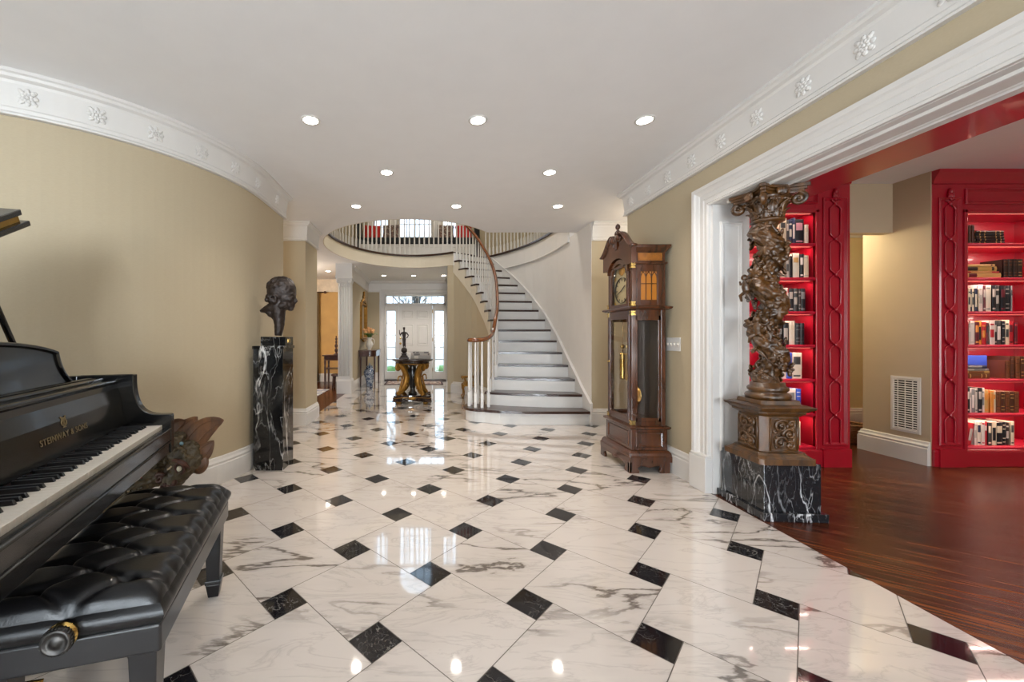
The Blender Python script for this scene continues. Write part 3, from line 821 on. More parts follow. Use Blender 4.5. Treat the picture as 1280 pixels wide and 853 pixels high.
# lettering and emblem on the fallboard, in dull brass
def text_mesh(txt, size, name, m, parent, Mx, extrude=.0006, spacing=1.0):
    cu = bpy.data.curves.new('t', 'FONT'); cu.body = txt; cu.size = size; cu.extrude = extrude; cu.align_x = 'CENTER'; cu.space_character = spacing
    to = bpy.data.objects.new('t', cu); COL.objects.link(to)
    dg = bpy.context.evaluated_depsgraph_get(); me = bpy.data.meshes.new_from_object(to.evaluated_get(dg))
    bpy.data.objects.remove(to); bpy.data.curves.remove(cu)
    me.name = name; me.materials.clear(); me.materials.append(m)
    o = bpy.data.objects.new(name, me); COL.objects.link(o); o.parent = parent; WM[o.name] = WM.get(parent.name, Matrix()); o.matrix_local = Mx
    return o
tilt = math.radians(90 - 9)
M_letter = mat('dull_brass_inlay', '8f7c58', .45, .5)
text_mesh('STEINWAY & SONS', .030, 'lettering', M_letter, fbo, Matrix.Translation((-.47, .1555, .812)) @ Matrix.Rotation(tilt, 4, 'X'), spacing=1.15)
ly = MB()
for sx in (-1, 1): ly.tube([(sx*.003, 0, 0), (sx*.013, .006, 0), (sx*.015, .014, 0), (sx*.010, .022, 0), (sx*.009, .027, 0), (sx*.014, .034, 0)], .0024, 6)
for i in range(3): ly.tube([(-.004 + .004*i, .004, 0), (-.004 + .004*i, .030, 0)], .0012, 5)
ly.tube([(-.009, .028, 0), (.009, .028, 0)], .0013, 6); ly.tube([(-.008, -.004, 0), (.008, -.004, 0)], .0018, 6)
lo_ = ly.build('emblem', M_letter, fbo, local=True); lo_.matrix_local = Matrix.Translation((-.47, .1610, .850)) @ Matrix.Rotation(tilt, 4, 'X')
# keys
kw = 1.228 / 52
wk = MB(); wk.box(-kw/2 + .0006, kw/2 - .0006, 0, .15, -.022, 0)
w0 = wk.build('white_key', M_ivory, piano, bevel=.0012, **Lp)
bkm = MB(); bkm.add([(-.0055,.05,0),(.0055,.05,0),(.0055,.15,0),(-.0055,.15,0),(-.0045,.056,.0125),(.0045,.056,.0125),(.0045,.15,.0125),(-.0045,.15,.0125)], [(0,3,2,1),(4,5,6,7),(0,1,5,4),(1,2,6,5),(2,3,7,6),(3,0,4,7)])
b0 = bkm.build('black_key', M_ebony, piano, bevel=.0012, **Lp)
nb_ = 0
for i in range(52):
    o = w0 if i == 0 else copy_child(w0, piano)
    x = -1.2285 + kw * (i + .5); o.location = (x, 0, .742)
    note = (i + 5) % 7      # A0 first: A B C D E F G
    if note in (5, 0, 1, 3, 4) and i < 51:      # A, C, D, F, G carry a sharp (0=C)
        o2 = b0 if nb_ == 0 else copy_child(b0, piano); nb_ += 1
        o2.location = (x + kw/2, 0, .742)
# shelf, rails and music desk
sh = MB(); sh.box(-1.23, .003, .196, .60, .945, .962); sh.tube([(-1.23, .196, .955), (.003, .196, .955)], .010, 8); sh.tube([(-1.23, .245, .966), (.003, .245, .966)], .010, 8)
sh.box(-1.20, -.03, .262, .282, .962, .978)
sh.build('shelf', M_black, piano, bevel=.003, **Lp)
dtop = [(-1.075, .965)] + bez((-1.075, .965), (-1.05, 1.0), (-1.03, 1.04), (-1.035, 1.105), 8)[1:] + bez((-1.035, 1.105), (-.85, 1.165), (-.40, 1.165), (-.205, 1.105), 16)[1:] + bez((-.205, 1.105), (-.21, 1.04), (-.19, 1.0), (-.13, .965), 8)[1:]
Mdesk = Matrix.Translation((.03, .30, .965)) @ Matrix.Rotation(math.radians(-10), 4, 'X') @ Matrix(((1,0,0,0),(0,0,1,0),(0,1,0,-.965),(0,0,0,1)))
dk = MB(); dk.prism(dtop, 0, .016, Mdesk); deso = dk.build('music_desk', M_black, piano, bevel=.003, **Lp)
dm = MB(); dm.sweep([(0, -.006), (.004, -.010), (.012, -.010), (.016, -.004), (.016, .002), (0, .002)], dtop[::-1], False, Mdesk); dm.build('desk_moulding', M_black, deso, local=True)
# lid: main panel raised, front flap folded back on top of it
LA = math.radians(27.9)
Mlid = Matrix.Translation((-1.285, 0, .992)) @ Matrix.Rotation(-LA, 4, 'Y')
lid_o = [(p[0] + 1.285, p[1]) for p in out if p[1] > .5]
lid_p = [(1.375, .46)] + [(x + .042, y + .008) for x, y in lid_o] + [(0, .46)]
MB().prism(lid_p, 0, .022, Mlid).build('lid', M_black, piano, bevel=.004, **Lp)
MB().prism([(0, .475), (1.368, .475), (1.368, .80), (0, .80)], .046, .068, Mlid).build('lid_flap', M_black, piano, bevel=.004, **Lp)
MB().box(.0, 1.350, .482, .80, .022, .046, Mlid).build('lid_hinge', M_pagegold, piano, **Lp)
pr_ = MB(); pr_.tube([(.0, .50, .96), (-.17, .62, 1.575)], .012, 8); pr_.build('lid_prop', M_black, piano, **Lp)
# legs with casters
def piano_leg(x, y):
    m = MB(); m.frustum(.062, .062, .062, .062, .56, .66, (x, y)); m.frustum(.036, .036, .055, .055, .10, .56, (x, y)); m.frustum(.045, .045, .045, .045, .07, .10, (x, y))
    lg = m.build('leg', M_black, piano, bevel=.004, **Lp)
    c = MB(); c.lathe([(.001, -.012), (.030, -.012), (.033, -.006), (.033, .006), (.030, .012), (.001, .012)], (0,0,0), 16, Matrix.Translation((x, y, .034)) @ Matrix.Rotation(PI/2, 4, 'X'))
    c.box(x-.018, x+.018, y-.018, y+.018, .045, .075); c.build('caster', M_brass, lg, local=True)
piano_leg(-.13, .25); piano_leg(-1.10, .25); piano_leg(-.95, 1.55)
lr = MB(); lr.box(-.74, -.46, .24, .30, .10, .15)
for x in (-.70, -.50): lr.tube([(x, .27, .15), (x - .03*(1 if x < -.6 else -1), .27, .35), (x, .27, .62)], .014, 8)
lr.box(-.70, -.50, .25, .29, .58, .61); lyo = lr.build('pedal_lyre', M_black, piano, bevel=.003, **Lp)
for x in (-.68, -.60, -.52):
    p_ = MB(); p_.tube([(x, .26, .125), (x, .16, .115), (x, .12, .105)], [.010, .012, .020], 8, rb=.006, up=(0, 0, 1)); p_.build('pedal', M_brass, lyo, local=True)

# ================================================================ PIANO BENCH
BR = math.radians(105.5)
bench = thing('piano_bench', 'black tufted leather piano bench with side knob before the keyboard', 'bench', (-1.013, 1.375, 0), BR)
BL, BW = .405, .205
def tuft(u, v):
    x = (u*2 - 1) * BL; y = (v*2 - 1) * BW
    ex = min(1, (BL - abs(x)) / .055); ey = min(1, (BW - abs(y)) / .055)
    edge = math.sqrt(max(0, 1 - (1-ex)**2)) * math.sqrt(max(0, 1 - (1-ey)**2))
    p, q = x / .068, y / .105
    a, b = p/2 + q/2, p/2 - q/2
    da = abs(a - round(a)); db = abs(b - round(b))
    cr = max(math.exp(-(da/.075)**2), math.exp(-(db/.075)**2))
    if abs(q) > 1.0:                                   # straight pleats from the outer buttons to the edge
        sgn = round((p + 1) / 2) * 2 - 1
        cr = math.exp(-((p - sgn)/.16)**2); 
    bt = math.exp(-((da*da + db*db) / .02))
    z = .052 + .052*edge*(1 - .22*(abs(y)/BW)**2)
    z -= (.55 + .45*edge) * (.010*cr) + edge * .026*bt
    return (x, y, .402 + z)
cu = MB(); cu.grid(tuft, 150, 80)
# sides of the cushion
nn = 80
def side(u, v):
    bl = .014 * math.sin(PI*v)
    t = u * 4; s_ = int(min(t, 3.9999)); f_ = t - s_
    P = [(-BL, -BW), (BL, -BW), (BL, BW), (-BL, BW), (-BL, -BW)]
    x = P[s_][0] + (P[s_+1][0]-P[s_][0])*f_; y = P[s_][1] + (P[s_+1][1]-P[s_][1])*f_
    zt = tuft((x/BL+1)/2, (y/BW+1)/2)[2]
    ox = math.copysign((abs(x)/BL)**24, x); oy = math.copysign((abs(y)/BW)**12, y)
    return (x + ox*bl, y + oy*bl, .401 + v * (zt - .401))
cu.grid(side, 320, 6)
cush = cu.build('cushion', M_leather, bench, local=True)
bu = MB()
for i in range(-6, 7):
    for j in (-1, 0, 1):
        if (i + j) % 2 == 0 and abs(j*.105) < BW:
            x, y = i*.068, j*.105
            if abs(x) > BL - .05: continue
            z = tuft((x/BL+1)/2, (y/BW+1)/2)[2]
            b_ = MB(); b_.ell((x, y, z + .003), (.012, .012, .006), None, 12, 7); b_.build('button', M_leather, cush, local=True)
ap = MB()
ap.box(-BL-.004, BL+.004, -BW-.004, BW+.004, .325, .402)
ap.build('apron', M_ebony, bench, bevel=.008, seg=4, local=True)
for sx in (-1, 1):
    for sy in (-1, 1):
        m = MB(); c = (sx*(BL-.045), sy*(BW-.045))
        m.frustum(.026, .026, .034, .034, .075, .325, c); m.frustum(.032, .032, .032, .032, .06, .078, c); m.frustum(.021, .021, .030, .030, .0, .06, c)
        m.build('leg', M_ebony, bench, bevel=.003, local=True)
for sx in (-1, 1):
    kx = Matrix(((0, 0, sx, sx*BL), (1, 0, 0, .0), (0, 1, 0, .422), (0, 0, 0, 1)))
    m = MB(); m.lathe([(.034, .016), (.034, .022), (.014, .024), (.014, .036)], (0,0,0), 20, kx); m.build('knob_collar', M_brass, bench, local=True)
    m = MB(); m.lathe([(.022, .026), (.031, .028), (.033, .032), (.033, .042), (.030, .046), (.025, .047), (.023, .044), (.012, .044), (.010, .046), (.001, .046)], (0,0,0), 28, kx)
    for q in range(28):
        a = 2*PI*q/28; m.tube([(.033*math.cos(a), .033*math.sin(a), .031), (.033*math.cos(a), .033*math.sin(a), .043)], .0022, 5, kx)
    m.build('adjusting_knob', M_chrome, bench, local=True)
# ================================================================ BUST ON BLACK MARBLE PEDESTAL
pm = MB(); pm.box(-1.505, -1.245, 3.405, 3.67, .0, 1.06); pm.box(-1.51, -1.235, 3.395, 3.68, 1.06, 1.088)
ped = pm.build('pedestal', M_nero, bevel=.003, origin=(-1.375, 3.54, 0)); tag(ped, 'tall black pedestal with white veins standing against the curved wall', 'pedestal')
bust = thing('bust', 'dark bronze head of a man on a small black block atop the pedestal', 'sculpture', (-1.35, 3.54, 1.088))
MB().box(-1.455, -1.235, 3.44, 3.64, 1.089, 1.168).build('block', M_nero, bust, bevel=.003)
MB().box(-1.236, -1.232, 3.50, 3.56, 1.115, 1.148).build('plaque', M_brass, bust)
hd = MB(); CB = Vector((-1.305, 3.54, 1.595))
def he(x, y, z, r, R=None): hd.ell(CB + Vector((x, y, z)), r, R, 18, 12)
he(0, 0, 0, (.130, .100, .112)); he(-.02, 0, -.03, (.112, .097, .10)); he(.035, 0, -.06, (.092, .082, .10)); he(.05, 0, -.02, (.078, .086, .085))
he(.030, 0, -.140, (.072, .064, .048)); he(.080, 0, -.172, (.030, .034, .024)); he(.06, 0, -.13, (.058, .056, .05))
for sy in (-1, 1):
    he(.104, sy*.032, -.040, (.020, .030, .014)); he(.080, sy*.050, -.092, (.030, .022, .028)); he(.100, sy*.030, -.068, (.012, .015, .009)); he(.03, sy*.060, -.145, (.045, .016, .028), Matrix.Rotation(-.3, 3, 'Y'))
    hd.tube([CB + Vector((-.045 + .026*math.cos(a*.5), sy*(.090 + .006*math.sin(a*.5)), -.095 + .036*math.sin(a*.5))) for a in range(-3, 9)], .010, 8); he(-.05, sy*.088, -.105, (.016, .010, .020))
hd.tube([CB + Vector(p) for p in ((.106, 0, -.045), (.119, 0, -.078), (.133, 0, -.108), (.116, 0, -.122))], [.012, .013, .017, .012], 10)
for sy in (-1, 1): he(.112, sy*.016, -.113, (.014, .010, .010))
he(.098, 0, -.143, (.020, .028, .009)); he(.096, 0, -.157, (.019, .025, .009))
hd.tube([CB + Vector(p) for p in ((-.03, 0, -.10), (-.035, 0, -.18), (-.024, 0, -.25), (-.022, 0, -.32), (-.030, 0, -.40), (-.031, 0, -.418))], [.078, .070, .054, .044, .034, .032], 20)
hd.tube([CB + Vector(p) for p in ((-.03, 0, -.15), (-.10, 0, -.172), (-.155, 0, -.188), (-.188, 0, -.195))], [.055, .048, .028, .012], 16, rb=[.070, .068, .055, .035], up=(0, 0, 1))
hd.tube([CB + Vector(p) for p in ((-.135, 0, -.190), (-.09, 0, -.225), (-.045, 0, -.285))], [.022, .034, .030], 14, rb=[.052, .054, .042], up=(-.6, 0, .8))
r2 = random.Random(3)
def onskull(a, t): return CB + Vector((-.004 + .128*math.cos(a)*math.cos(t), .100*math.sin(t)*(1 if abs(t) < 2 else 1), .112*math.sin(a)*math.cos(t)))
for i in range(46):                     # locks combed back over the skull
    t = r2.uniform(-1.35, 1.35); a0 = r2.uniform(.55, 2.6); pts = [onskull(a0 + .17*k, t + .03*k*r2.uniform(-1, 1)) for k in range(5)]
    hd.tube(pts, [.006, .011, .013, .011, .005], 7)
for sy in (-1, 0, 1):
    he(-.112, sy*.045, -.098, (.022, .035, .022)); he(-.095, sy*.055, -.072, (.03, .03, .03))
hd.build('head', M_bronze, bust, remesh=.0055, smooth_iter=4, displace=(.007, .028))

# ================================================================ LONGCASE CLOCK (faces the hall, side towards the camera)
clock = thing('longcase_clock', 'tall wooden longcase clock with glazed sides and swan-neck top by the wall', 'clock', (1.93, 3.615, 0))
def MF(x): return Matrix(((0,0,-1,x), (1,0,0,0), (0,1,0,0), (0,0,0,1)))      # (y, z, out) on the face towards -X
def MSd(y): return Matrix(((1,0,0,0), (0,0,-1,y), (0,1,0,0), (0,0,0,1)))     # (x, z, out) on the face towards -Y
bx = MB()
rect = lambda x0, x1, y0, y1: [(x0, y0), (x1, y0), (x1, y1), (x0, y1)]
bx.box(1.775, 2.085, 3.375, 3.850, .14, .37)
bx.sweep([(0, .09), (-.028, .09), (-.030, .135), (-.022, .145), (-.018, .165), (-.004, .185), (.01, .19), (.01, .09)], rect(1.765, 2.085, 3.365, 3.86), True)
bx.sweep([(.02, .365), (-.010, .365), (-.020, .375), (-.022, .388), (-.004, .395), (.02, .395)], rect(1.775, 2.085, 3.375, 3.85), True)
bx.sweep([(0, 0), (.006, .008), (.012, .004), (.02, 0)], [(3.42, .21), (3.80, .21), (3.80, .345), (3.42, .345)], True, MF(1.775))
bx.sweep([(0, 0), (.006, .006), (.012, .003), (.02, 0)], [(1.81, .21), (2.05, .21), (2.05, .345), (1.81, .345)], True, MSd(3.375))
bx.box(1.78, 2.08, 3.38, 3.84, .385, .40)
bx.build('base', M_mahog, clock, bevel=.002)
def skirt(w):
    return [(0, .095), (0, .0), (.085, .0)] + [(.085, .02), (.072, .045), (.10, .062), (.13, .068), (w/2 - .05, .072), (w/2 - .025, .052), (w/2, .045), (w/2 + .025, .052), (w/2 + .05, .072), (w - .13, .068), (w - .10, .062), (w - .072, .045), (w - .085, .02), (w - .085, 0), (w, 0), (w, .095)]
for nm, Mx, off, wd in (('f', MF(1.765), 3.337, .551), ('s', MSd(3.365), 1.737, .348)):
    m = MB(); m.prism([(a + off, b) for a, b in skirt(wd)], -.0, .028, Mx); m.build('bracket_foot', M_mahog, clock, bevel=.006)
m = MB(); m.box(2.02, 2.085, 3.80, 3.88, 0, .095); m.build('bracket_foot', M_mahog, clock, bevel=.006)
wt = MB()
for x0, x1 in ((1.785, 1.822), (2.040, 2.078)):
    for y0, y1 in ((3.388, 3.425), (3.80, 3.837)): wt.box(x0, x1, y0, y1, .40, 1.40)
wt.box(1.79, 2.075, 3.39, 3.83, .395, .43); wt.box(1.79, 2.075, 3.39, 3.83, 1.35, 1.405)
for y0, y1 in ((3.392, 3.41), (3.815, 3.833)):
    wt.box(1.82, 2.045, y0, y1, .43, .462); wt.box(1.82, 2.045, y0, y1, 1.31, 1.36)
    for x0, x1 in ((1.82, 1.838), (2.018, 2.042)): wt.box(x0, x1, y0, y1, .43, 1.36)
wt.build('waist', M_mahog, clock, bevel=.003)
M_clockin = wood('clock_interior', '160c07', '26130a', .5, (14, 14, 3), 0, 0)
MB().box(2.055, 2.074, 3.43, 3.80, .43, 1.36).build('back_board', M_clockin, clock)
dr = MB()
for y0, y1 in ((3.425, 3.452), (3.773, 3.80)): dr.box(1.778, 1.800, y0, y1, .43, 1.36)
dr.box(1.778, 1.80, 3.45, 3.775, .43, .465); dr.box(1.778, 1.80, 3.45, 3.775, 1.325, 1.36)
dro = dr.build('door', M_mahog, clock, bevel=.003)
m = MB(); m.box(1.786, 1.790, 3.45, 3.775, .46, 1.33); m.build('glass', M_glass, dro)
m = MB(); m.lathe([(.010, 0), (.010, .003), (.004, .006), (.004, .012), (.008, .018), (.001, .022)], (0,0,0), 10, Matrix(((0,0,-1,1.778),(1,0,0,3.787),(0,1,0,.93),(0,0,0,1)))); m.build('knob', M_brass, dro)
m = MB()
for y in (3.401, 3.824): m.box(1.83, 2.03, y-.002, y+.002, .45, 1.33)
m.build('side_glass', M_glass, clock)
for y, r in ((3.51, .028), (3.612, .028), (3.715, .028)):
    m = MB(); m.lathe([(.004, .76), (r, .77), (r, .775), (r-.001, .78), (r-.001, 1.0), (r, 1.005), (r, 1.01), (.004, 1.02), (.003, 1.05)], (1.87, y, 0), 16)
    m.lathe([(.001, -.006), (.020, -.006), (.020, .006), (.001, .006)], (0,0,0), 16, Matrix.Translation((1.87, y, 1.075)) @ Matrix.Rotation(PI/2, 4, 'X'))
    m.tube([(1.87, y, 1.09), (1.87, y, 1.38)], .0018, 6); m.build('weight', M_brass, clock)
pn = MB(); pn.box(1.945, 1.950, 3.600, 3.630, .70, 1.38); pn.lathe([(.001, -.012), (.05, -.010), (.085, -.004), (.088, 0), (.085, .004), (.05, .010), (.001, .012)], (0,0,0), 28, Matrix.Translation((1.945, 3.615, .63)) @ Matrix.Rotation(PI/2, 4, 'Y'))
pn.build('pendulum', M_brass, clock)
# hood
hdm = MB()
hdm.sweep([(.02, 1.40), (-.012, 1.40), (-.034, 1.412), (-.040, 1.425), (-.02, 1.435), (.02, 1.435)], rect(1.785, 2.08, 3.385, 3.84), True)
hdm.box(1.80, 2.08, 3.392, 3.835, 1.40, 1.45)
for y0, y1 in ((3.392, 3.435), (3.792, 3.835)): hdm.box(1.79, 1.83, y0, y1, 1.43, 1.82)
for y0, y1 in ((3.395, 3.415), (3.812, 3.832)):
    hdm.box(1.83, 1.862, y0, y1, 1.43, 1.82); hdm.box(2.012, 2.08, y0, y1, 1.43, 1.82); hdm.box(1.86, 2.014, y0, y1, 1.43, 1.488); hdm.box(1.86, 2.014, y0, y1, 1.735, 1.82)
hdm.box(2.06, 2.08, 3.40, 3.83, 1.43, 1.90)
hdm.sweep([(.02, 1.795), (-.006, 1.795), (-.012, 1.805), (-.012, 1.815), (.02, 1.815)], rect(1.79, 2.08, 3.392, 3.835), True)
hdm.box(1.80, 2.078, 3.395, 3.83, 1.81, 1.92)
hdm.sweep([(.02, 1.905), (-.004, 1.905), (-.012, 1.915), (-.030, 1.94), (-.034, 1.955), (-.030, 1.965), (.02, 1.965)], [(1.80, 3.395), (2.08, 3.395), (2.08, 3.832), (1.80, 3.832)], False)
hdm.box(1.80, 2.085, 3.39, 3.84, 1.93, 1.962)
hdo = hdm.build('hood', M_mahog, clock, bevel=.002)
m = MB(); m.box(1.84, 2.05, 3.390, 3.396, 1.828, 1.895); m.build('inlay_panel', M_burl, hdo)
m = MB(); m.box(1.86, 2.014, 3.402, 3.407, 1.485, 1.738); m.build('side_window', mat('amber_panel', 'a5661c', .35, vary=.06), hdo)
m = MB(); yb = 3.40
for i in range(4): m.box(1.862 + i*.0485, 1.868 + i*.0485, yb-.004, yb+.004, 1.488, 1.735)
m.box(1.86, 2.014, yb-.004, yb+.004, 1.625, 1.632)
for i in range(3):
    c = 1.865 + .0485*(i + .5)
    for sx in (-1, 1): m.tube([(c + sx*.024, yb, 1.665), (c + sx*.021, yb, 1.695), (c + sx*.011, yb, 1.718), (c, yb, 1.733)], .0035, 5)
m.build('gothic_tracery', M_mahog, hdo)
# dial and arched door
YC = 3.615
dial = MB(); dpoly = [(YC-.145, 1.455), (YC+.145, 1.455), (YC+.145, 1.735)] + [(YC + a, 1.735 + b*.85) for a, b in arc(0, 0, .125, 0, PI, 20)] + [(YC-.145, 1.735)]
dial.prism(dpoly, 0, .004, MF(1.820)); M_dial = mat('silvered_dial', 'c9b98e', .35, .35, vary=.1, scale=20)
dio = dial.build('dial', M_dial, clock)
m = MB(); m.tube([(1.814, YC + .118*math.cos(a*PI/24), 1.595 + .118*math.sin(a*PI/24)) for a in range(49)], .010, 6, rb=.003, up=(1,0,0))
for q in range(12):
    a = q*PI/6; m.box(-.004, .004, .088, .112, 0, .003, MF(1.815) @ Matrix.Translation((YC, 1.595, 0)) @ Matrix.Rotation(a, 4, 'Z'))
m.build('hour_marks', M_bronze, dio)
m = MB()
for cy_, cz_ in ((-1,-1),(1,-1),(-1,1),(1,1)):
    for q in range(3): m.ell((1.813, YC + cy_*(.118 + .008*q), 1.595 + cz_*(.118 - .010*(q-1))), (.003, .014, .010), None, 8, 5)
m.lathe([(.001, 0), (.055, .002), (.06, .006), (.05, .008), (.001, .008)], (0,0,0), 24, MF(1.818) @ Matrix.Translation((YC, 1.79, 0)))
m.build('spandrels', M_gold, dio)
m = MB(); m.box(-.004, .004, -.02, .075, 0, .003, MF(1.810) @ Matrix.Translation((YC, 1.595, 0)) @ Matrix.Rotation(1.0, 4, 'Z')); m.box(-.003, .003, -.02, .10, 0, .003, MF(1.808) @ Matrix.Translation((YC, 1.595, 0)) @ Matrix.Rotation(-2.0, 4, 'Z')); m.build('hand', M_ebony, dio)
hd_ = MB(); op_ = [(YC-.178, 1.438), (YC+.178, 1.438), (YC+.178, 1.745)] + [(YC + a, 1.745 + b*.80) for a, b in arc(0, 0, .165, 0, PI, 20)] + [(YC-.178, 1.745)]
ip_ = [(YC-.142, 1.462), (YC+.142, 1.462), (YC+.142, 1.735)] + [(YC + a, 1.735 + b*.80) for a, b in arc(0, 0, .128, 0, PI, 20)] + [(YC-.142, 1.735)]
hd_.prism(op_, 0, .022, MF(1.80), holes=[ip_]); hdd = hd_.build('dial_door', M_mahog, clock, bevel=.002)
m = MB(); m.prism(ip_, .008, .011, MF(1.80)); m.build('glass', M_glass, hdd)
# pediment board with swan necks
half = [(.24, 1.80), (.27, 1.80), (.27, 1.955)] + bez((.27, 1.955), (.20, 1.955), (.16, 2.08), (.085, 2.10), 12)[1:] + [(.05, 2.085), (.047, 2.045), (.055, 2.0), (.03, 1.975), (0, 1.97)]
lowr = [(0, 1.888)] + [(.178*math.sin(a), 1.745 + .143*math.cos(a)) for a in (.3, .6, .9, 1.2, 1.5)] + [(.178, 1.80)]
poly = [(YC + a, b) for a, b in lowr + half] + [(YC - a, b) for a, b in (lowr + half)[::-1][1:-1]]
m = MB(); m.prism(poly, 0, .04, MF(1.80)); m.build('pediment', M_mahog, hdo, bevel=.003)
for sy in (-1, 1):
    m = MB(); pts = bez((.295, 1.950), (.21, 1.960), (.165, 2.085), (.085, 2.108), 14)
    P = [(1.768, YC + sy*a, b) for a, b, in pts]
    m.tube(P, [.034]*len(P), 8, rb=[.014]*len(P), up=(1, 0, 0))
    m.tube([(1.768, YC + sy*(.058 + .032*math.cos(PI*.35 + q*.33)), 2.072 + .032*math.sin(PI*.35 + q*.33)) for q in range(17)], [.034]*17, 6, rb=[.010]*17, up=(1,0,0))
    m.lathe([(.001, -.040), (.024, -.038), (.028, -.03), (.028, .034), (.001, .034)], (0,0,0), 18, Matrix.Translation((1.768, YC + sy*.055, 2.068)) @ Matrix.Rotation(PI/2, 4, 'Y'))
    m.build('swan_neck', M_mahog, hdo)
m = MB(); m.frustum(.022, .022, .022, .022, 1.97, 2.05, (1.775, YC)); m.lathe([(.026, 2.05), (.028, 2.058), (.012, 2.066), (.010, 2.08), (.024, 2.095), (.030, 2.115), (.026, 2.135), (.012, 2.15), (.010, 2.158), (.018, 2.166), (.022, 2.182), (.016, 2.20), (.001, 2.215)], (1.775, YC, 0), 16); m.build('finial', M_mahog, hdo)
for y in (3.402, 3.824):
    for z in (.402, 1.355, 1.437, 1.765):
        m = MB()
        for dz, r_ in ((0, .023), (.012, .019), (.026, .024)): m.box(1.80 - r_*.9, 1.80 + r_*.7, y - r_*.75, y + r_*.75, z + dz, z + dz + .011)
        m.build('brass_capital', M_brass, clock)

# ================================================================ TWISTED COLUMN ON MARBLE BLOCK
mbm = MB()
CR = Matrix.Translation((2.335, 2.665, 0)) @ Matrix.Rotation(math.radians(-3), 4, 'Z')
mbm.box(-.195, .195, -.215, .215, .0, .052, CR); mbm.box(-.175, .172, -.188, .190, .052, .357, CR)
blk = mbm.build('marble_block', M_nero2, bevel=.003, origin=(2.325, 2.665, 0)); tag(blk, 'charcoal marble block with white veins under the carved column', 'plinth')
CX0, CY0 = 2.285, 2.615
col = thing('twisted_column', 'carved twisted wooden column with leafy vines and scrolled capital on marble block', 'column', (CX0, CY0, .357))
MCc = Matrix.Translation((CX0, CY0, 0)) @ Matrix.Rotation(math.radians(-3), 4, 'Z')
def oct_(w, c): return [(-w+c, -w), (w-c, -w), (w, -w+c), (w, w-c), (w-c, w), (-w+c, w), (-w, w-c), (-w, -w+c)]
m = MB()
def fr_oct(z0, w0, c0, z1, w1, c1):
    a, b = oct_(w0, c0), oct_(w1, c1)
    m.add([(x, y, z0) for x, y in a] + [(x, y, z1) for x, y in b], [tuple(reversed(range(8))), tuple(range(8, 16))] + [(i, (i+1) % 8, (i+1) % 8 + 8, i + 8) for i in range(8)], False, MCc)
fr_oct(.357, .172, .02, .395, .172, .02); fr_oct(.395, .165, .025, .41, .150, .03); fr_oct(.41, .150, .03, .425, .142, .035)
fr_oct(.425, .124, .036, .655, .124, .036)
fr_oct(.655, .128, .036, .67, .142, .034); fr_oct(.67, .146, .03, .685, .150, .03); fr_oct(.685, .150, .02, .70, .160, .015); fr_oct(.70, .165, .004, .718, .172, .004); fr_oct(.718, .165, .01, .728, .14, .02); fr_oct(.728, .125, .02, .755, .12, .02)
m.build('pedestal_body', M_carved, col, bevel=.003)
for q in range(4):
    Mq = MCc @ Matrix.Rotation(q*PI/2, 4, 'Z') @ Matrix(((1,0,0,0),(0,0,-1,-.124),(0,1,0,0),(0,0,0,1)))
    p = MB(); p.box(-.082, .082, .44, .642, 0, .004, Mq)
    for sx in (-1, 1): p.tube([(sx*.08, .442, .004), (sx*.08, .64, .004)], .005, 6, Mq)
    for z in (.442, .64): p.tube([(-.08, z, .004), (.08, z, .004)], .005, 6, Mq)
    rr = random.Random(20 + q)
    for (cx, cz, r0, a0, tn) in ((-.02, .595, .045, .5, 1.5), (.028, .545, .040, 3.4, -1.5), (-.025, .49, .042, .2, 1.4), (.035, .475, .028, 2.2, -1.4), (.04, .61, .026, 4.5, 1.3)):
        pts = [(cx + (r0*(1-t) + .006*t)*math.cos(a0 + tn*2*PI*t), cz + (r0*(1-t) + .006*t)*math.sin(a0 + tn*2*PI*t), .009) for t in [i/24 for i in range(25)]]
        p.tube(pts, [.010 - .004*i/24 for i in range(25)], 7, Mq)
        p.ell((cx, cz, .012), (.012, .012, .009), None, 8, 6, Mq)
    for i in range(14):
        p.ell((rr.uniform(-.065, .065), rr.uniform(.455, .63), .008), (.016, .008, .008), Matrix.Rotation(rr.uniform(0, 3), 3, 'Z'), 8, 5, Mq)
    p.build('carved_panel', M_carved, col)
# shaft
ZS0, ZS1, TURN = .86, 1.93, 3.1
m = MB()
m.lathe([(.105, .752), (.118, .76), (.122, .775), (.116, .788), (.100, .795), (.098, .803), (.108, .812), (.110, .825), (.102, .836), (.092, .84), (.090, .862)], (CX0, CY0, 0), 32); m.build('shaft_base', M_carved, col)
m = MB()
def hel(z): return -2*PI*TURN*(z - ZS0)/(ZS1 - ZS0) + 2.4
def shaft(u, v):
    z = ZS0 - .01 + (ZS1 - ZS0 + .02)*u; a = 2*PI*v; h = hel(z)
    cx, cy = CX0 + .026*math.cos(h), CY0 + .026*math.sin(h)
    r = .070 + .014*math.cos(a - h) + .006*math.sin(a*6 + z*70) * math.sin(z*41 + a) + .004*math.sin(a*3 - z*95) + .003*math.sin(a*11 + z*30)
    e = min(1, min(u, 1-u)*14); r = .074*(1-e) + r*e; cx = CX0 + (cx-CX0)*e; cy = CY0 + (cy-CY0)*e
    return (cx + r*math.cos(a), cy + r*math.sin(a), z)
m.grid(shaft, 260, 90); m.build('shaft', M_carved, col, displace=(.014, .022))
def on_shaft(z, da, lift):
    h = hel(z); cx, cy = CX0 + .026*math.cos(h), CY0 + .026*math.sin(h); a = h + da
    r = .070 + .014*math.cos(da) + lift
    return Vector((cx + r*math.cos(a), cy + r*math.sin(a), z)), Vector((math.cos(a), math.sin(a), 0))
vn = MB()
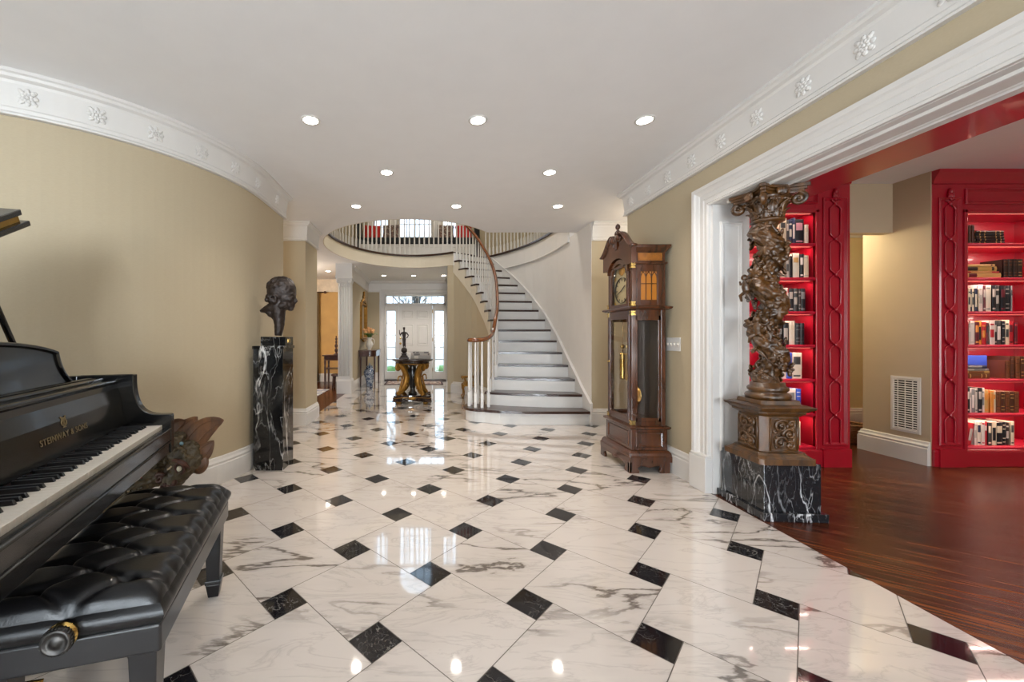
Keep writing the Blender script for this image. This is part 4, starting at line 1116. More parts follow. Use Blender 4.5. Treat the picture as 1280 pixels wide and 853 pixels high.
for da in (PI*.75, -PI*.62):
    pts = [on_shaft(ZS0 + .02 + (ZS1 - ZS0 - .04)*i/110, da + .25*math.sin(i*.35), .006)[0] for i in range(111)]
    vn.tube(pts, [.010 + .003*math.sin(i*.7) for i in range(111)], 7)
for i in range(70):
    z = ZS0 + .03 + (ZS1-ZS0-.06)*i/69; p, n = on_shaft(z, PI*.75 + .5*math.sin(i*2.1), .008)
    vn.ell(p, (.018, .009, .010), Matrix.Rotation(i*1.3, 3, 'X'), 8, 5)
vn.build('vine', M_carved, col)
def leaf(mb, p, n, up, R, cup=.25):
    n = Vector(n).normalized(); u = Vector(up) - n * n.dot(Vector(up)); u.normalize(); t = u.cross(n)
    N = 30; v = [p + n*.006]; f = []
    for ring, q in ((1, .5), (2, 1.0)):
        for i in range(N):
            a = 2*PI*i/N; rad = R*q*(.62 + .38*abs(math.cos(2.5*a))**.7)
            v.append(p + u*(rad*math.cos(a)) + t*(rad*math.sin(a)) + n*(.006 + cup*R*(.35*q - q*q*.9) + .004*math.cos(5*a)*q))
    for i in range(N):
        j = (i+1) % N
        f.append((0, 1+i, 1+j)); f.append((1+i, 1+N+i, 1+N+j, 1+j))
    k = len(v); v2 = [x - n*.007 for x in v]; f2 = [tuple(reversed([y + k for y in q])) for q in f]
    f3 = [(1+N+i, 1+N+i+k, 1+N+(i+1) % N+k, 1+N+(i+1) % N) for i in range(N)]
    mb.add(v + v2, f + f2 + f3, True)
rl = random.Random(5)
CAMV = Vector((-CX0, -CY0, 0)).normalized()
for i in range(34):
    z = ZS0 + .05 + (ZS1 - ZS0 - .09)*i/33
    da = PI*.55 + rl.uniform(-.5, .5) if i % 2 else -PI*.5 + rl.uniform(-.5, .5)
    p, n = on_shaft(z, da, .016); lm = MB(); leaf(lm, p, n + Vector((0, 0, rl.uniform(-.3, .5))), (rl.uniform(-1, 1), rl.uniform(-1, 1), rl.uniform(-.3, 1)), rl.uniform(.034, .055))
    lm.build('vine_leaf', M_carved, col)
for i in range(20):
    z = ZS0 + .08 + (ZS1 - ZS0 - .14)*i/19
    p, n = on_shaft(z, PI*.9 + rl.uniform(-2.6, 2.6), .016); gm = MB(); ax = Vector((0, 0, -1))
    for k in range(13):
        w = 1 - k/13; q = p + ax*(.006*k) + Vector((rl.uniform(-1, 1), rl.uniform(-1, 1), 0))*.018*w + n*.008*w
        gm.ell(q, .0105, None, 8, 6)
    gm.build('grape_cluster', M_carved, col)
# small climbing cherubs among the vines
for z, da in ((1.50, -.3), (1.77, 2.6), (1.22, 1.6)):
    p, n = on_shaft(z, da, .012); t = Vector((0, 0, 1)).cross(n); q = MB()
    q.tube([p + n*.012 + Vector((0,0,-.035)), p + n*.02, p + n*.016 + Vector((0,0,.035))], [.020, .022, .018], 10)
    q.ell(p + n*.026 + Vector((0,0,.062)), (.019, .019, .022), None, 10, 8)
    for s_ in (-1, 1):
        q.tube([p + n*.018 + t*.016*s_ + Vector((0,0,.03)), p + n*.022 + t*.045*s_ + Vector((0,0,.02)), p + n*.016 + t*.062*s_ + Vector((0,0,.045))], [.009, .008, .006], 7)
        q.tube([p + n*.016 + t*.010*s_ + Vector((0,0,-.035)), p + n*.030 + t*.034*s_ + Vector((0,0,-.055)), p + n*.014 + t*.046*s_ + Vector((0,0,-.095))], [.013, .011, .007], 8)
    q.build('cherub', M_carved, col, remesh=.004)
# capital
m = MB(); m.lathe([(.076, 1.92), (.090, 1.93), (.092, 1.94), (.080, 1.948), (.070, 1.952), (.072, 1.98), (.080, 2.02), (.105, 2.075), (.118, 2.09)], (CX0, CY0, 0), 32); m.build('capital_bell', M_carved, col)
def conc(w, dip, c, n=8):
    out = []
    for q in range(4):
        a = q*PI/2
        for i in range(n + 1):
            t = i/n; x = -w + c + (2*w - 2*c)*t; y = -w + dip*4*t*(1-t)
            out.append((x*math.cos(a) - y*math.sin(a), x*math.sin(a) + y*math.cos(a)))
    return out
m = MB()
for z0, z1, w in ((2.088, 2.104, .138), (2.104, 2.122, .146), (2.122, 2.143, .156)): m.prism(conc(w, .045, .02), z0, z1, MCc)
m.build('abacus', M_carved, col, bevel=.003)
for q in range(4):
    a = q*PI/2 + PI/4; Mq = MCc @ Matrix.Rotation(a, 4, 'Z')
    v_ = MB(); v_.tube([(.075, 0, 2.0), (.09, 0, 2.04), (.125, 0, 2.075)], [.012, .012, .010], 7, Mq)
    v_.tube([(.152 + (.034*(1-t)+.004*t)*math.cos(PI/2 - t*3.2*PI), 0, 2.052 + (.034*(1-t)+.004*t)*math.sin(PI/2 - t*3.2*PI)) for t in [i/26 for i in range(27)]], [.013 - .005*i/26 for i in range(27)], 7, Mq, rb=[.022 - .006*i/26 for i in range(27)], up=None)
    v_.ell((.152, 0, 2.052), (.012, .022, .012), None, 10, 7, Mq)
    v_.build('volute', M_carved, col)
for tier, (n_, z0, r0, hgt, out_) in enumerate(((8, 1.948, .074, .062, .030), (8, 1.975, .080, .085, .040))):
    for q in range(n_):
        a = 2*PI*(q + .5*tier)/n_; Mq = MCc @ Matrix.Rotation(a, 4, 'Z'); L_ = MB()
        def lf_(u, v, r0=r0, z0=z0, hgt=hgt, out_=out_):
            t = u; w = .030*math.sin(PI*min(1, .25 + t*.75))*(1 + .18*math.cos(t*22)); y = (v*2-1)*w
            return (r0 + .006 + out_*t**3 - .9*y*y/.1 + .004*math.cos(v*4*PI), y, z0 + hgt*(t - .25*max(0, t-.75)**2*8))
        L_.grid(lf_, 10, 8, True, Mq); L_.build('acanthus_leaf', M_carved, col, solid=.007)
for q in range(4):
    Mq = MCc @ Matrix.Rotation(q*PI/2 - PI/2, 4, 'Z'); k_ = MB()
    k_.ell((.125, 0, 2.10), (.022, .026, .030), None, 12, 8, Mq); k_.ell((.146, 0, 2.095), (.008, .007, .010), None, 8, 6, Mq); k_.ell((.140, 0, 2.078), (.008, .012, .004), None, 8, 6, Mq)
    for sx in (-1, 1): k_.ell((.138, sx*.010, 2.108), (.007, .006, .004), None, 8, 6, Mq); k_.ell((.122, sx*.028, 2.10), (.014, .012, .026), None, 8, 6, Mq)
    for i in range(7): k_.ell((.09 + .004*(i % 2), (i-3)*.018, 2.062), (.010, .009, .012), None, 8, 6, Mq)
    k_.build('mask', M_carved, col, remesh=.004)
# ================================================================ DRAGON
dragon = thing('dragon_sculpture', 'carved painted wooden dragon head and body rising behind the piano bench', 'sculpture', (-1.5, 2.17, 0))
H = Vector((-1.33, 2.17, .505))
dm_ = MB()
def de(x, y, z, r, R=None): dm_.ell(H + Vector((x, y, z)), r, R, 16, 10)
de(-.012, -.02, .014, (.078, .066, .078)); de(.035, 0, .02, (.062, .06, .075)); de(.055, .0, -.02, (.055, .05, .06)); de(.0, .03, .03, (.09, .06, .08))
dm_.tube(smooth_path([H + Vector(p) for p in ((.03, -.01, .0), (.012, -.03, -.05), (-.022, -.045, -.092), (-.062, -.055, -.116), (-.088, -.055, -.118))], 4), [.070, .069, .067, .064, .060, .057, .054, .051, .048, .046, .044, .042, .040, .038, .035, .030, .022], 16)
dm_.tube(smooth_path([H + Vector(p) for p in ((-.01, -.02, -.09), (-.035, -.035, -.140), (-.075, -.045, -.158))], 4), [.040, .038, .036, .033, .030, .028, .025, .022, .016], 12)
de(-.060, -.01, .088, (.066, .052, .034)); de(-.10, .02, .06, (.06, .055, .05))
dm_.tube(smooth_path([H + Vector(p) for p in ((.0, .02, .05), (-.08, .02, .05), (-.17, .02, .0), (-.25, .0, -.09), (-.34, -.02, -.20), (-.36, .02, -.33), (-.25, .06, -.40), (-.05, .05, -.41), (.12, .03, -.43))], 5), [.080 + .0009*i for i in range(20)] + [.105 - .0022*i for i in range(21)], 18)
dm_.tube(smooth_path([H + Vector(p) for p in ((-.10, -.03, -.10), (-.19, -.06, -.10), (-.30, -.06, -.14), (-.44, -.08, -.24), (-.50, -.02, -.38))], 5), [.045, .05, .055, .06, .064, .066, .07, .072, .074, .075, .076, .077, .077, .076, .075, .07, .065, .06, .055, .05, .045], 14)
for sx in (-.05, -.30):
    dm_.tube([H + Vector((sx, -.02, -.22)), H + Vector((sx + .02, -.06, -.36)), H + Vector((sx + .03, -.08, -.475))], [.05, .04, .034], 10)
    dm_.ell(H + Vector((sx + .05, -.10, -.475)), (.055, .045, .028))
for q in range(9):                      # folds of skin over the cheek
    a = q*.42; dm_.tube([H + Vector((-.012 + .060*math.cos(a + k*.13), -.072 - .012*math.sin(k*.5), .014 + .060*math.sin(a + k*.13))) for k in range(4)], [.005, .009, .009, .004], 6)
dm_.build('body', M_dragon, dragon, remesh=.005, smooth_iter=1, displace=(.020, .018))
def flame(name, pts, w, th=.014):
    f_ = MB(); P = [H + Vector(p) for p in pts]; P = smooth_path(P, 5); n = len(P)
    W = [w * max(.05, math.sin(PI*(.28 + .72*i/(n-1)))**.8) for i in range(n)]
    f_.tube(P, W, 14, rb=[th * (1 - .75*i/(n-1)) for i in range(n)], up=(.5, 0, -.8))
    for s_ in (-.45, .45):
        f_.tube([p + Vector((.45, 0, -.6)).normalized()*W[i]*s_ + Vector((0, -th*.85*(1-.75*i/(n-1)), 0)) for i, p in enumerate(P)], [.006*(1-.7*i/(n-1)) for i in range(n)], 6)
    f_.build(name, M_fin, dragon)
flame('fin', [(.01, .0, .05), (.055, -.005, .10), (.105, -.01, .15), (.16, -.01, .182), (.213, -.01, .199)], .064)
flame('fin', [(.05, .0, .0), (.095, -.01, .02), (.125, -.01, .045), (.158, -.01, .086)], .050)
flame('fin', [(.03, -.01, -.05), (.075, -.02, -.055), (.105, -.02, -.035), (.118, -.01, .0)], .044)
flame('fin', [(-.05, .01, .10), (-.02, .01, .135), (.02, .005, .170), (.062, .0, .215)], .058)
flame('fin', [(-.09, .015, .10), (-.075, .01, .14), (-.045, .005, .170), (-.005, .0, .195)], .054)
flame('fin', [(-.14, .015, .09), (-.13, .01, .13), (-.105, .005, .16), (-.07, .0, .20)], .050)
m = MB(); m.ell(H + Vector((.020, -.094, -.042)), (.013, .011, .014)); m.build('eye', mat('bone_bead', 'd8d0b8', .3), dragon)
for p, c, nm in (((-.058, -.062, .098), '1d5a34', 'green_stone'), ((-.17, -.118, -.088), 'b01a3a', 'red_stone'), ((.010, -.058, .082), '6f8f9a', 'blue_stone')):
    m = MB(); m.ell(H + Vector(p), (.011, .009, .011)); m.build('inset_stone', mat(nm, c, .15, coat=.5), dragon)
m = MB()
m.tube([H + Vector((.020 + .024*math.cos(q*PI/8), -.088 - .006*math.sin(q*PI/8), -.042 + .030*math.sin(q*PI/8))) for q in range(17)], .007, 7)
m.tube(smooth_path([H + Vector(p) for p in ((-.02, -.088, .0), (.012, -.096, .0), (.045, -.088, -.018), (.06, -.072, -.048))], 4), [.006 + .006*math.sin(PI*k/12) for k in range(13)], 8)
m.tube([H + Vector((-.090 + (.028*(1-t) + .004*t)*math.cos(.5 + t*9.5), -.082, -.098 + (.028*(1-t) + .004*t)*math.sin(.5 + t*9.5))) for t in [k/24 for k in range(25)]], [.012 - .004*k/24 for k in range(25)], 8)
for k, (x, z) in enumerate(((-.06, -.128), (-.04, -.140), (-.02, -.135), (-.075, -.145), (-.045, -.155), (-.01, -.118))): m.ell(H + Vector((x, -.085, z)), (.016, .012, .013), Matrix.Rotation(k*.5, 3, 'Y'), 10, 7)
m.build('muzzle_scrolls', mat('red_brown_mouth', '43200f', .55, vary=.4, scale=30), dragon)
rs = random.Random(31)
for (x0, z0, x1, z1, wd, y0, nn) in ((-.12, .02, -.24, -.07, .07, -.088, 90), (-.16, -.09, -.42, -.22, .05, -.130, 80), (-.03, .105, -.09, .08, .02, -.045, 26)):
    m = MB()
    for i in range(nn):
        t = rs.random(); q = rs.uniform(-1, 1); m.ell(H + Vector((x0 + (x1-x0)*t, y0 + .030*q*q, z0 + (z1-z0)*t + q*wd)), (.011, .006, .009), Matrix.Rotation(rs.uniform(-.6, .6), 3, 'Y'), 8, 5)
    m.build('scales', mat('worn_gilt_scales', '3f3520', .55, .2, vary=.6, scale=30), dragon)

# ================================================================ GILDED CENTRE TABLE
tx, ty = -.24, 7.06
tab = thing('centre_table', 'round marble-topped table on gilded scrolled supports in the hall centre', 'table', (tx, ty, 0))
M_top = black_marble('brown_black_marble', '1d1210', '8a6a5c', .5, 5.0, .1)
m = MB(); m.lathe([(.001, .735), (.325, .735), (.345, .742), (.362, .752), (.372, .762), (.372, .770), (.365, .777), (.001, .777)], (tx, ty, 0), 56); m.build('table_top', M_top, tab)
m = MB(); m.lathe([(.001, .69), (.29, .69), (.30, .70), (.30, .728), (.31, .735), (.001, .735)], (tx, ty, 0), 48); ap_ = m.build('apron', M_top, tab)
m = MB(); m.tube([(tx + .302*math.cos(a*PI/24), ty + .302*math.sin(a*PI/24), .696) for a in range(49)], .008, 6); m.build('gilt_band', M_giltwood, ap_)
for q in range(4):
    a = q*PI/2 + PI/4 - .12; Mq = Matrix.Translation((tx, ty, 0)) @ Matrix.Rotation(a, 4, 'Z'); s_ = MB()
    pts = smooth_path([(.30, 0, .665), (.265, 0, .675), (.22, 0, .63), (.165, 0, .545), (.135, 0, .45), (.15, 0, .35), (.20, 0, .26), (.255, 0, .205), (.30, 0, .175), (.315, 0, .15)], 5); n = len(pts)
    s_.tube(pts, [.030 + .026*math.sin(PI*i/(n-1))**1.0 for i in range(n)], 12, Mq, rb=[.045 + .012*math.sin(2*PI*i/(n-1)) for i in range(n)], up=(1, 0, .3))
    s_.tube([(.31 + (.045*(1-t)+.008*t)*math.cos(PI*.6 - t*3*PI), 0, .635 + (.045*(1-t)+.008*t)*math.sin(PI*.6 - t*3*PI)) for t in [i/24 for i in range(25)]], [.017]*25, 8, Mq, rb=[.034]*25, up=(0,1,0))
    for i in range(6, n-4, 3):
        for sy in (-1, 1): s_.ell((pts[i][0] - .022, sy*.035, pts[i][2]), (.022, .014, .018), Matrix.Rotation(.6, 3, 'Y'), 8, 5, Mq)
    s_.build('scroll_support', M_giltwood, tab)
    w_ = MB(); P = smooth_path([(.285, 0, .22), (.255, 0, .32), (.225, 0, .42), (.25, 0, .475), (.30, 0, .47), (.315, 0, .43), (.32, 0, .395)], 5)
    w_.tube(P, [.020*(1-.55*i/(len(P)-1)) for i in range(len(P))], 8, Mq); w_.ell((.318, 0, .41), (.014, .012, .024), None, 10, 7, Mq); w_.build('swan_head', M_giltwood, tab)
m = MB(); m.lathe([(.001, .15), (.075, .15), (.08, .17), (.05, .20), (.04, .25), (.052, .32), (.075, .42), (.085, .52), (.07, .60), (.06, .64), (.09, .67), (.10, .69), (.001, .69)], (tx, ty, 0), 28)
for i in range(14):
    a = 2*PI*i/14; m.tube([(tx + r_*math.cos(a), ty + r_*math.sin(a), z) for r_, z in ((.043, .25), (.056, .32), (.079, .42), (.089, .52), (.073, .60))], [.004, .007, .010, .012, .006], 6)
m.build('urn_stem', mat('ebonised_wood', '17120f', .3, vary=.2, coat=.3), tab)
bs = [(x*1.0, y) for x, y in conc(.335, .09, .05, 10)]
Mt = Matrix.Translation((tx, ty, 0)) @ Matrix.Rotation(0, 4, 'Z')
m = MB(); m.prism([(x*.97, y*.97) for x, y in bs], .115, .150, Mt); m.prism(bs, .065, .110, Mt); m.prism([(x*1.03, y*1.03) for x, y in bs], .045, .068, Mt); m.build('plinth', M_top, tab, bevel=.004)
m = MB(); m.prism([(x*1.005, y*1.005) for x, y in bs], .107, .117, Mt)
for q in range(4):
    Mq = Mt @ Matrix.Rotation(q*PI/2, 4, 'Z'); m.ell((0, -.248, .095), (.05, .014, .032), None, 14, 8, Mq)
    for sx in (-1, 1): m.ell((sx*.045, -.250, .09), (.022, .012, .016), None, 10, 6, Mq)
m.build('gilt_mount', M_giltwood, tab)
for sx in (-1, 1):
    for sy in (-1, 1):
        m = MB(); m.lathe([(.001, 0), (.030, 0), (.042, .012), (.046, .025), (.040, .038), (.030, .045), (.001, .045)], (tx + sx*.235, ty + sy*.235, 0), 16); m.build('bun_foot', M_giltwood, tab)
# bronze figure on the table
sx0, sy0, sz0 = -.39, 7.02, .777
fig = thing('statuette', 'dark bronze statuette of a standing figure on a ball, on the centre table', 'sculpture', (sx0, sy0, sz0))
m = MB(); m.frustum(.085, .085, .085, .085, sz0 + .001, sz0 + .025, (sx0, sy0)); m.frustum(.070, .070, .058, .058, sz0 + .025, sz0 + .06, (sx0, sy0)); m.frustum(.048, .048, .040, .040, sz0 + .06, sz0 + .09, (sx0, sy0)); m.frustum(.054, .054, .054, .054, sz0 + .09, sz0 + .10, (sx0, sy0)); m.build('stepped_base', M_bronze, fig, bevel=.003)
m = MB(); m.ell((sx0, sy0, sz0 + .155), .056, None, 20, 14); m.build('ball', M_bronze, fig)
f_ = MB(); B0 = Vector((sx0, sy0, sz0 + .20))
def ft(pts, r): f_.tube([B0 + Vector(p) for p in pts], r, 10)
ft([(-.012, 0, 0), (-.013, .004, .05), (-.014, -.004, .09), (-.014, 0, .17)], [.009, .014, .013, .021]); ft([(.016, .01, .0), (.018, .0, .05), (.016, -.012, .09), (.013, 0, .17)], [.009, .014, .013, .021])
for sx in (-.014, .016): f_.ell(B0 + Vector((sx, -.012, .0)), (.010, .022, .009), None, 10, 6)
ft([(0, 0, .155), (0, .002, .19), (.0, 0, .24), (0, 0, .285)], [.030, .026, .036, .030]); f_.ell(B0 + Vector((0, 0, .272)), (.046, .022, .018)); ft([(0, 0, .28), (0, -.004, .315)], [.014, .012]); f_.ell(B0 + Vector((0, -.006, .338)), (.020, .023, .027)); f_.ell(B0 + Vector((0, -.004, .358)), (.023, .024, .014)); f_.ell(B0 + Vector((0, -.030, .334)), (.004, .006, .006))
ft([(-.042, 0, .272), (-.072, -.01, .222), (-.078, -.03, .245), (-.082, -.035, .30)], [.014, .011, .009, .007]); ft([(.042, 0, .272), (.076, .0, .225), (.060, -.02, .185), (.036, -.02, .178)], [.014, .011, .009, .008])
f_.ell(B0 + Vector((-.082, -.036, .31)), (.008, .008, .012)); ft([(-.035, .02, .27), (.0, .028, .20), (.03, .018, .14)], [.01, .012, .008])
f_.build('figure', M_bronze, fig, remesh=.0035)
# three large books stacked flat on the table
def book_mesh(w, h, d, cov, page, band=None, round_=True):
    """upright book: thickness w along x, height h along z, depth d along +y from the spine at y=0; origin at the lower centre of the spine"""
    b = MB(); t = .0025
    b.cur = 0
    b.box(-w/2, -w/2 + t, .002, d, 0, h); b.box(w/2 - t, w/2, .002, d, 0, h)
    sp = [(-w/2, .004)] + [(-w/2 + w*i/6, .004 - .005*math.sin(PI*i/6)) for i in range(1, 6)] + [(w/2, .004), (w/2, .008), (-w/2, .008)]
    b.prism(sp, 0, h)
    b.cur = 1; b.box(-w/2 + t, w/2 - t, .008, d - .004, .003, h - .003)
    b.cur = 2
    if band is not None:
        for z0, z1 in band: b.prism([(-w/2*.86, .0035)] + [(-w/2*.86 + w*.86*i/6, .0025 - .0052*math.sin(PI*i/6)) for i in range(1, 6)] + [(w/2*.86, .0035), (w/2*.86, .005), (-w/2*.86, .005)], h*z0, h*z1)
    return b
M_page = mat('paper_pages', 'd9cfba', .8, vary=.04)
def bookcol(c): return mat('book_' + c, c, .45, vary=.05)
BANDS = [[(.62, .82)], [(.08, .14), (.55, .85)], [(.80, .86), (.30, .62)], [(.12, .15), (.28, .31), (.68, .71), (.85, .88)], [(.2, .75)], [(.86, .92), (.08, .12)]]
def make_book(label, group, loc, w, h, d, cov, bcol, style, flat=False, lean=0, rot=0, page=None):
    b = book_mesh(w, h, d, None, None, BANDS[style % len(BANDS)])
    o = b.build('book', [bookcol(cov), page or M_page, bookcol(bcol)])
    if flat: # lying on its side, spine towards the front
        o.matrix_world = Matrix.Translation(Vector(loc) + Vector((0, 0, w/2))) @ Matrix.Rotation(rot, 4, 'Z') @ Matrix.Rotation(-PI/2, 4, 'Y') @ Matrix.Translation((0, 0, -h/2))
    else: o.matrix_world = Matrix.Translation(loc) @ Matrix.Rotation(lean, 4, 'Y')
    return tag(o, label, 'book', group)
z = .778
for i, (w, h, d, c1, c2, rt, lb) in enumerate(((.062, .36, .26, '8d8378', 'b8ab9a', .0, 'thick grey-brown book at the bottom of the pile on centre table'), (.040, .35, .25, 'a89d92', '6a5f58', .02, 'pale taupe book in the middle of the pile on centre table'), (.026, .28, .22, '6e6862', 'b0a79e', -.06, 'dark grey book on top of the pile on centre table'))):
    make_book(lb, 'books on the centre table', (-.09, 6.95, z), w, h, d, c1, c2, i, True, 0, rt); z += w + .0005

# ================================================================ FOYER FURNITURE
con = thing('console_table', 'dark mahogany console table against the foyer wall below gilt mirror', 'table', (-1.36, 9.5, 0))
m = MB(); ct = [(-1.56, 9.02), (-1.30, 9.02)] + arc(-1.30, 9.17, .15, -PI/2, 0, 8)[1:] + arc(-1.30, 9.93, .15, 0, PI/2, 8) + [(-1.56, 10.08)]
m.prism(ct, .835, .86); m.build('table_top', M_darkwood, con, bevel=.004)
m = MB(); m.sweep([(0, .72), (0, .835), (-.02, .835), (-.02, .72)], [(-1.54, 9.05), (-1.31, 9.05)] + arc(-1.31, 9.18, .13, -PI/2, 0, 8)[1:] + arc(-1.31, 9.92, .13, 0, PI/2, 8) + [(-1.54, 10.05)]); m.build('apron', M_darkwood, con)
for x, y in ((-1.515, 9.08), (-1.20, 9.16), (-1.20, 9.93), (-1.515, 10.02)):
    m = MB(); m.frustum(.013, .013, .024, .024, 0, .83, (x, y)); m.build('leg', M_darkwood, con, bevel=.003)
vx, vy, vz = -1.36, 9.42, .861
M_china = mat('white_china', 'e4ded4', .18, vary=.03, coat=.3)
vas = thing('vase', 'white china pitcher vase on the dark console table', 'vase', (vx, vy, vz))
m = MB(); m.lathe([(.045, 0), (.05, .008), (.042, .02), (.075, .08), (.088, .13), (.075, .19), (.05, .23), (.055, .27), (.070, .30), (.066, .30), (.045, .235), (.02, .20)], (vx, vy, vz), 24); m.build('body', M_china, vas)
m = MB(); m.tube(bez((vx + .06, vy - .03, vz + .27), (vx + .15, vy - .06, vz + .28), (vx + .14, vy - .06, vz + .16), (vx + .08, vy - .03, vz + .11), 12), .010, 8); m.build('handle', M_china, vas)
bq = thing('tulip_bouquet', 'bunch of peach tulips with green leaves standing in the white pitcher', 'flowers', (vx, vy, vz + .2))
M_stem = mat('tulip_green', '4f6b2c', .5, vary=.2, scale=20); M_peach = mat('peach_petal', 'f0b27c', .5, vary=.12, scale=25)
rt = random.Random(4)
for i in range(15):
    a = 2*PI*i/15 + rt.uniform(-.2, .2); r_ = rt.uniform(.02, .17); tipz = vz + .30 + rt.uniform(.10, .21) - r_*.25
    tip = Vector((vx + r_*math.cos(a), vy + r_*math.sin(a), tipz))
    s_ = MB(); s_.tube([(vx + .02*math.cos(a), vy + .02*math.sin(a), vz + .215), (vx + .03*math.cos(a), vy + .03*math.sin(a), vz + .30), tuple(tip)], .005, 6); sto = s_.build('stem', M_stem, bq)
    h_ = MB(); ax = (tip - Vector((vx, vy, vz + .15))).normalized(); R_ = ax.to_track_quat('Z', 'Y').to_matrix()
    for k in range(6):
        b_ = 2*PI*k/6; h_.ell(tip + R_ @ Vector((.014*math.cos(b_), .014*math.sin(b_), .025)), (.016, .013, .036), R_ @ Matrix.Rotation(b_, 3, 'Z') @ Matrix.Rotation(.12, 3, 'Y'), 9, 7)
    h_.build('flower', M_peach, sto)
for i in range(12):
    a = 2*PI*i/12 + .2; s_ = MB(); P = smooth_path([(vx + .02*math.cos(a), vy + .02*math.sin(a), vz + .24), (vx + .07*math.cos(a), vy + .07*math.sin(a), vz + .36), (vx + .17*math.cos(a), vy + .17*math.sin(a), vz + .40), (vx + .22*math.cos(a), vy + .22*math.sin(a), vz + .36)], 4)
    s_.tube(P, [.022*math.sin(PI*(.15 + .85*k/(len(P)-1))) + .002 for k in range(len(P))], 8, rb=.002, up=(-math.sin(a), math.cos(a), .1)); s_.build('leaf', M_stem, bq)
def blue_white():
    k = NT('blue_white_porcelain'); vo = k.n('ShaderNodeTexNoise', Scale=22.0, Detail=3.0, Distortion=1.5); k.l(k.tc.outputs['Object'], vo.inputs['Vector'])
    k.l(k.mix(lin('aeb7c4'), lin('2f4468'), k.ramp(vo.outputs['Fac'], [(.46, 0.), (.54, 1.)])), k.b.inputs['Base Color']); k.set(Roughness=.15, Coat__Weight=.4); return k.m
jx, jy = -1.34, 9.32
jar = thing('ginger_jar', 'blue and white lidded porcelain jar on the floor under console table', 'jar', (jx, jy, 0)); M_bw = blue_white()
m = MB(); m.lathe([(.07, 0), (.075, .01), (.07, .04), (.10, .16), (.135, .28), (.14, .34), (.115, .40), (.07, .425), (.065, .44), (.001, .44)], (jx, jy, .002), 28); m.build('body', M_bw, jar)
m = MB(); m.lathe([(.078, .44), (.08, .455), (.07, .48), (.04, .50), (.015, .505), (.02, .52), (.022, .535), (.012, .55), (.001, .552)], (jx, jy, .002), 24); m.build('lid', M_bw, jar)
mir = thing('wall_mirror', 'tall gilt-framed mirror with carved crest on the foyer wall', 'mirror', (-1.57, 9.72, 1.6))
m = MB(); Mm = Matrix(((0,0,1,-1.568),(1,0,0,0),(0,1,0,0),(0,0,0,1)))
m.sweep([(0, 0), (0, .03), (.02, .045), (.045, .035), (.06, .012), (.06, 0)], [(9.30, 1.12), (10.14, 1.12), (10.14, 2.0), (9.30, 2.0)], True, Mm)
for i in range(30):
    for y_ in (9.325, 10.115): m.ell((-1.53, y_, 1.13 + .87*i/29), (.018, .020, .022), None, 8, 5)
for i in range(24):
    for z_ in (1.14, 1.98): m.ell((-1.53, 9.32 + .80*i/23, z_), (.018, .022, .020), None, 8, 5)
mfo = m.build('frame', M_giltwood, mir)
m = MB()
for (y, z_, ry, rz) in ((9.72, 2.10, .12, .06), (9.72, 2.19, .06, .08), (9.58, 2.07, .10, .04), (9.86, 2.07, .10, .04), (9.50, 2.05, .06, .05), (9.94, 2.05, .06, .05), (9.72, 2.27, .03, .04), (9.64, 2.16, .05, .03), (9.80, 2.16, .05, .03), (9.72, 1.08, .10, .04), (9.60, 1.09, .06, .03), (9.84, 1.09, .06, .03)): m.ell((-1.535, y, z_), (.03, ry, rz), None, 12, 8)
m.build('crest', M_giltwood, mir)
m = MB(); m.box(9.34, 10.10, 1.16, 1.96, .001, .008, Mm); m.build('mirror_glass', mat('silvered_mirror', 'd8d8d8', .03, 1, vary=0), mir)
M_rug = NT('patterned_red_rug')
def _rug(k, c1, c2, c3, sc):
    vo = k.n('ShaderNodeTexVoronoi', Scale=sc); k.l(k.tc.outputs['Object'], vo.inputs['Vector']); nz = k.n('ShaderNodeTexNoise', Scale=sc*1.6, Detail=3.0); k.l(k.tc.outputs['Object'], nz.inputs['Vector'])
    a = k.mix(lin(c1), lin(c2), k.ramp(vo.outputs['Distance'], [(.3, 0.), (.42, 1.)])); k.l(k.mix(a, lin(c3), k.ramp(nz.outputs['Fac'], [(.5, 0.), (.58, 1.)])), k.b.inputs['Base Color']); k.set(Roughness=.95); return k.m
M_rug = _rug(M_rug, '8a5a50', 'b8a898', '4d3a3f', 9.0); M_rug2 = _rug(NT('grey_blue_rug'), 'bcb9bc', '8e93a2', 'd2ccc6', 5.0)
m = MB(); m.box(-1.02, .42, 9.62, 10.35, .001, .009); ru = m.build('entry_rug', M_rug, origin=(-.3, 10, 0)); tag(ru, 'small patterned rug lying before the white front door', 'rug')
rbd = MB(); rbd.sweep([(0, .0015), (0, .011), (.05, .011), (.05, .0015)], [(-1.03, 9.61), (.43, 9.61), (.43, 10.36), (-1.03, 10.36)], True); rbd.build('border', mat('dark_rug_border', '3f2c30', .95), ru)
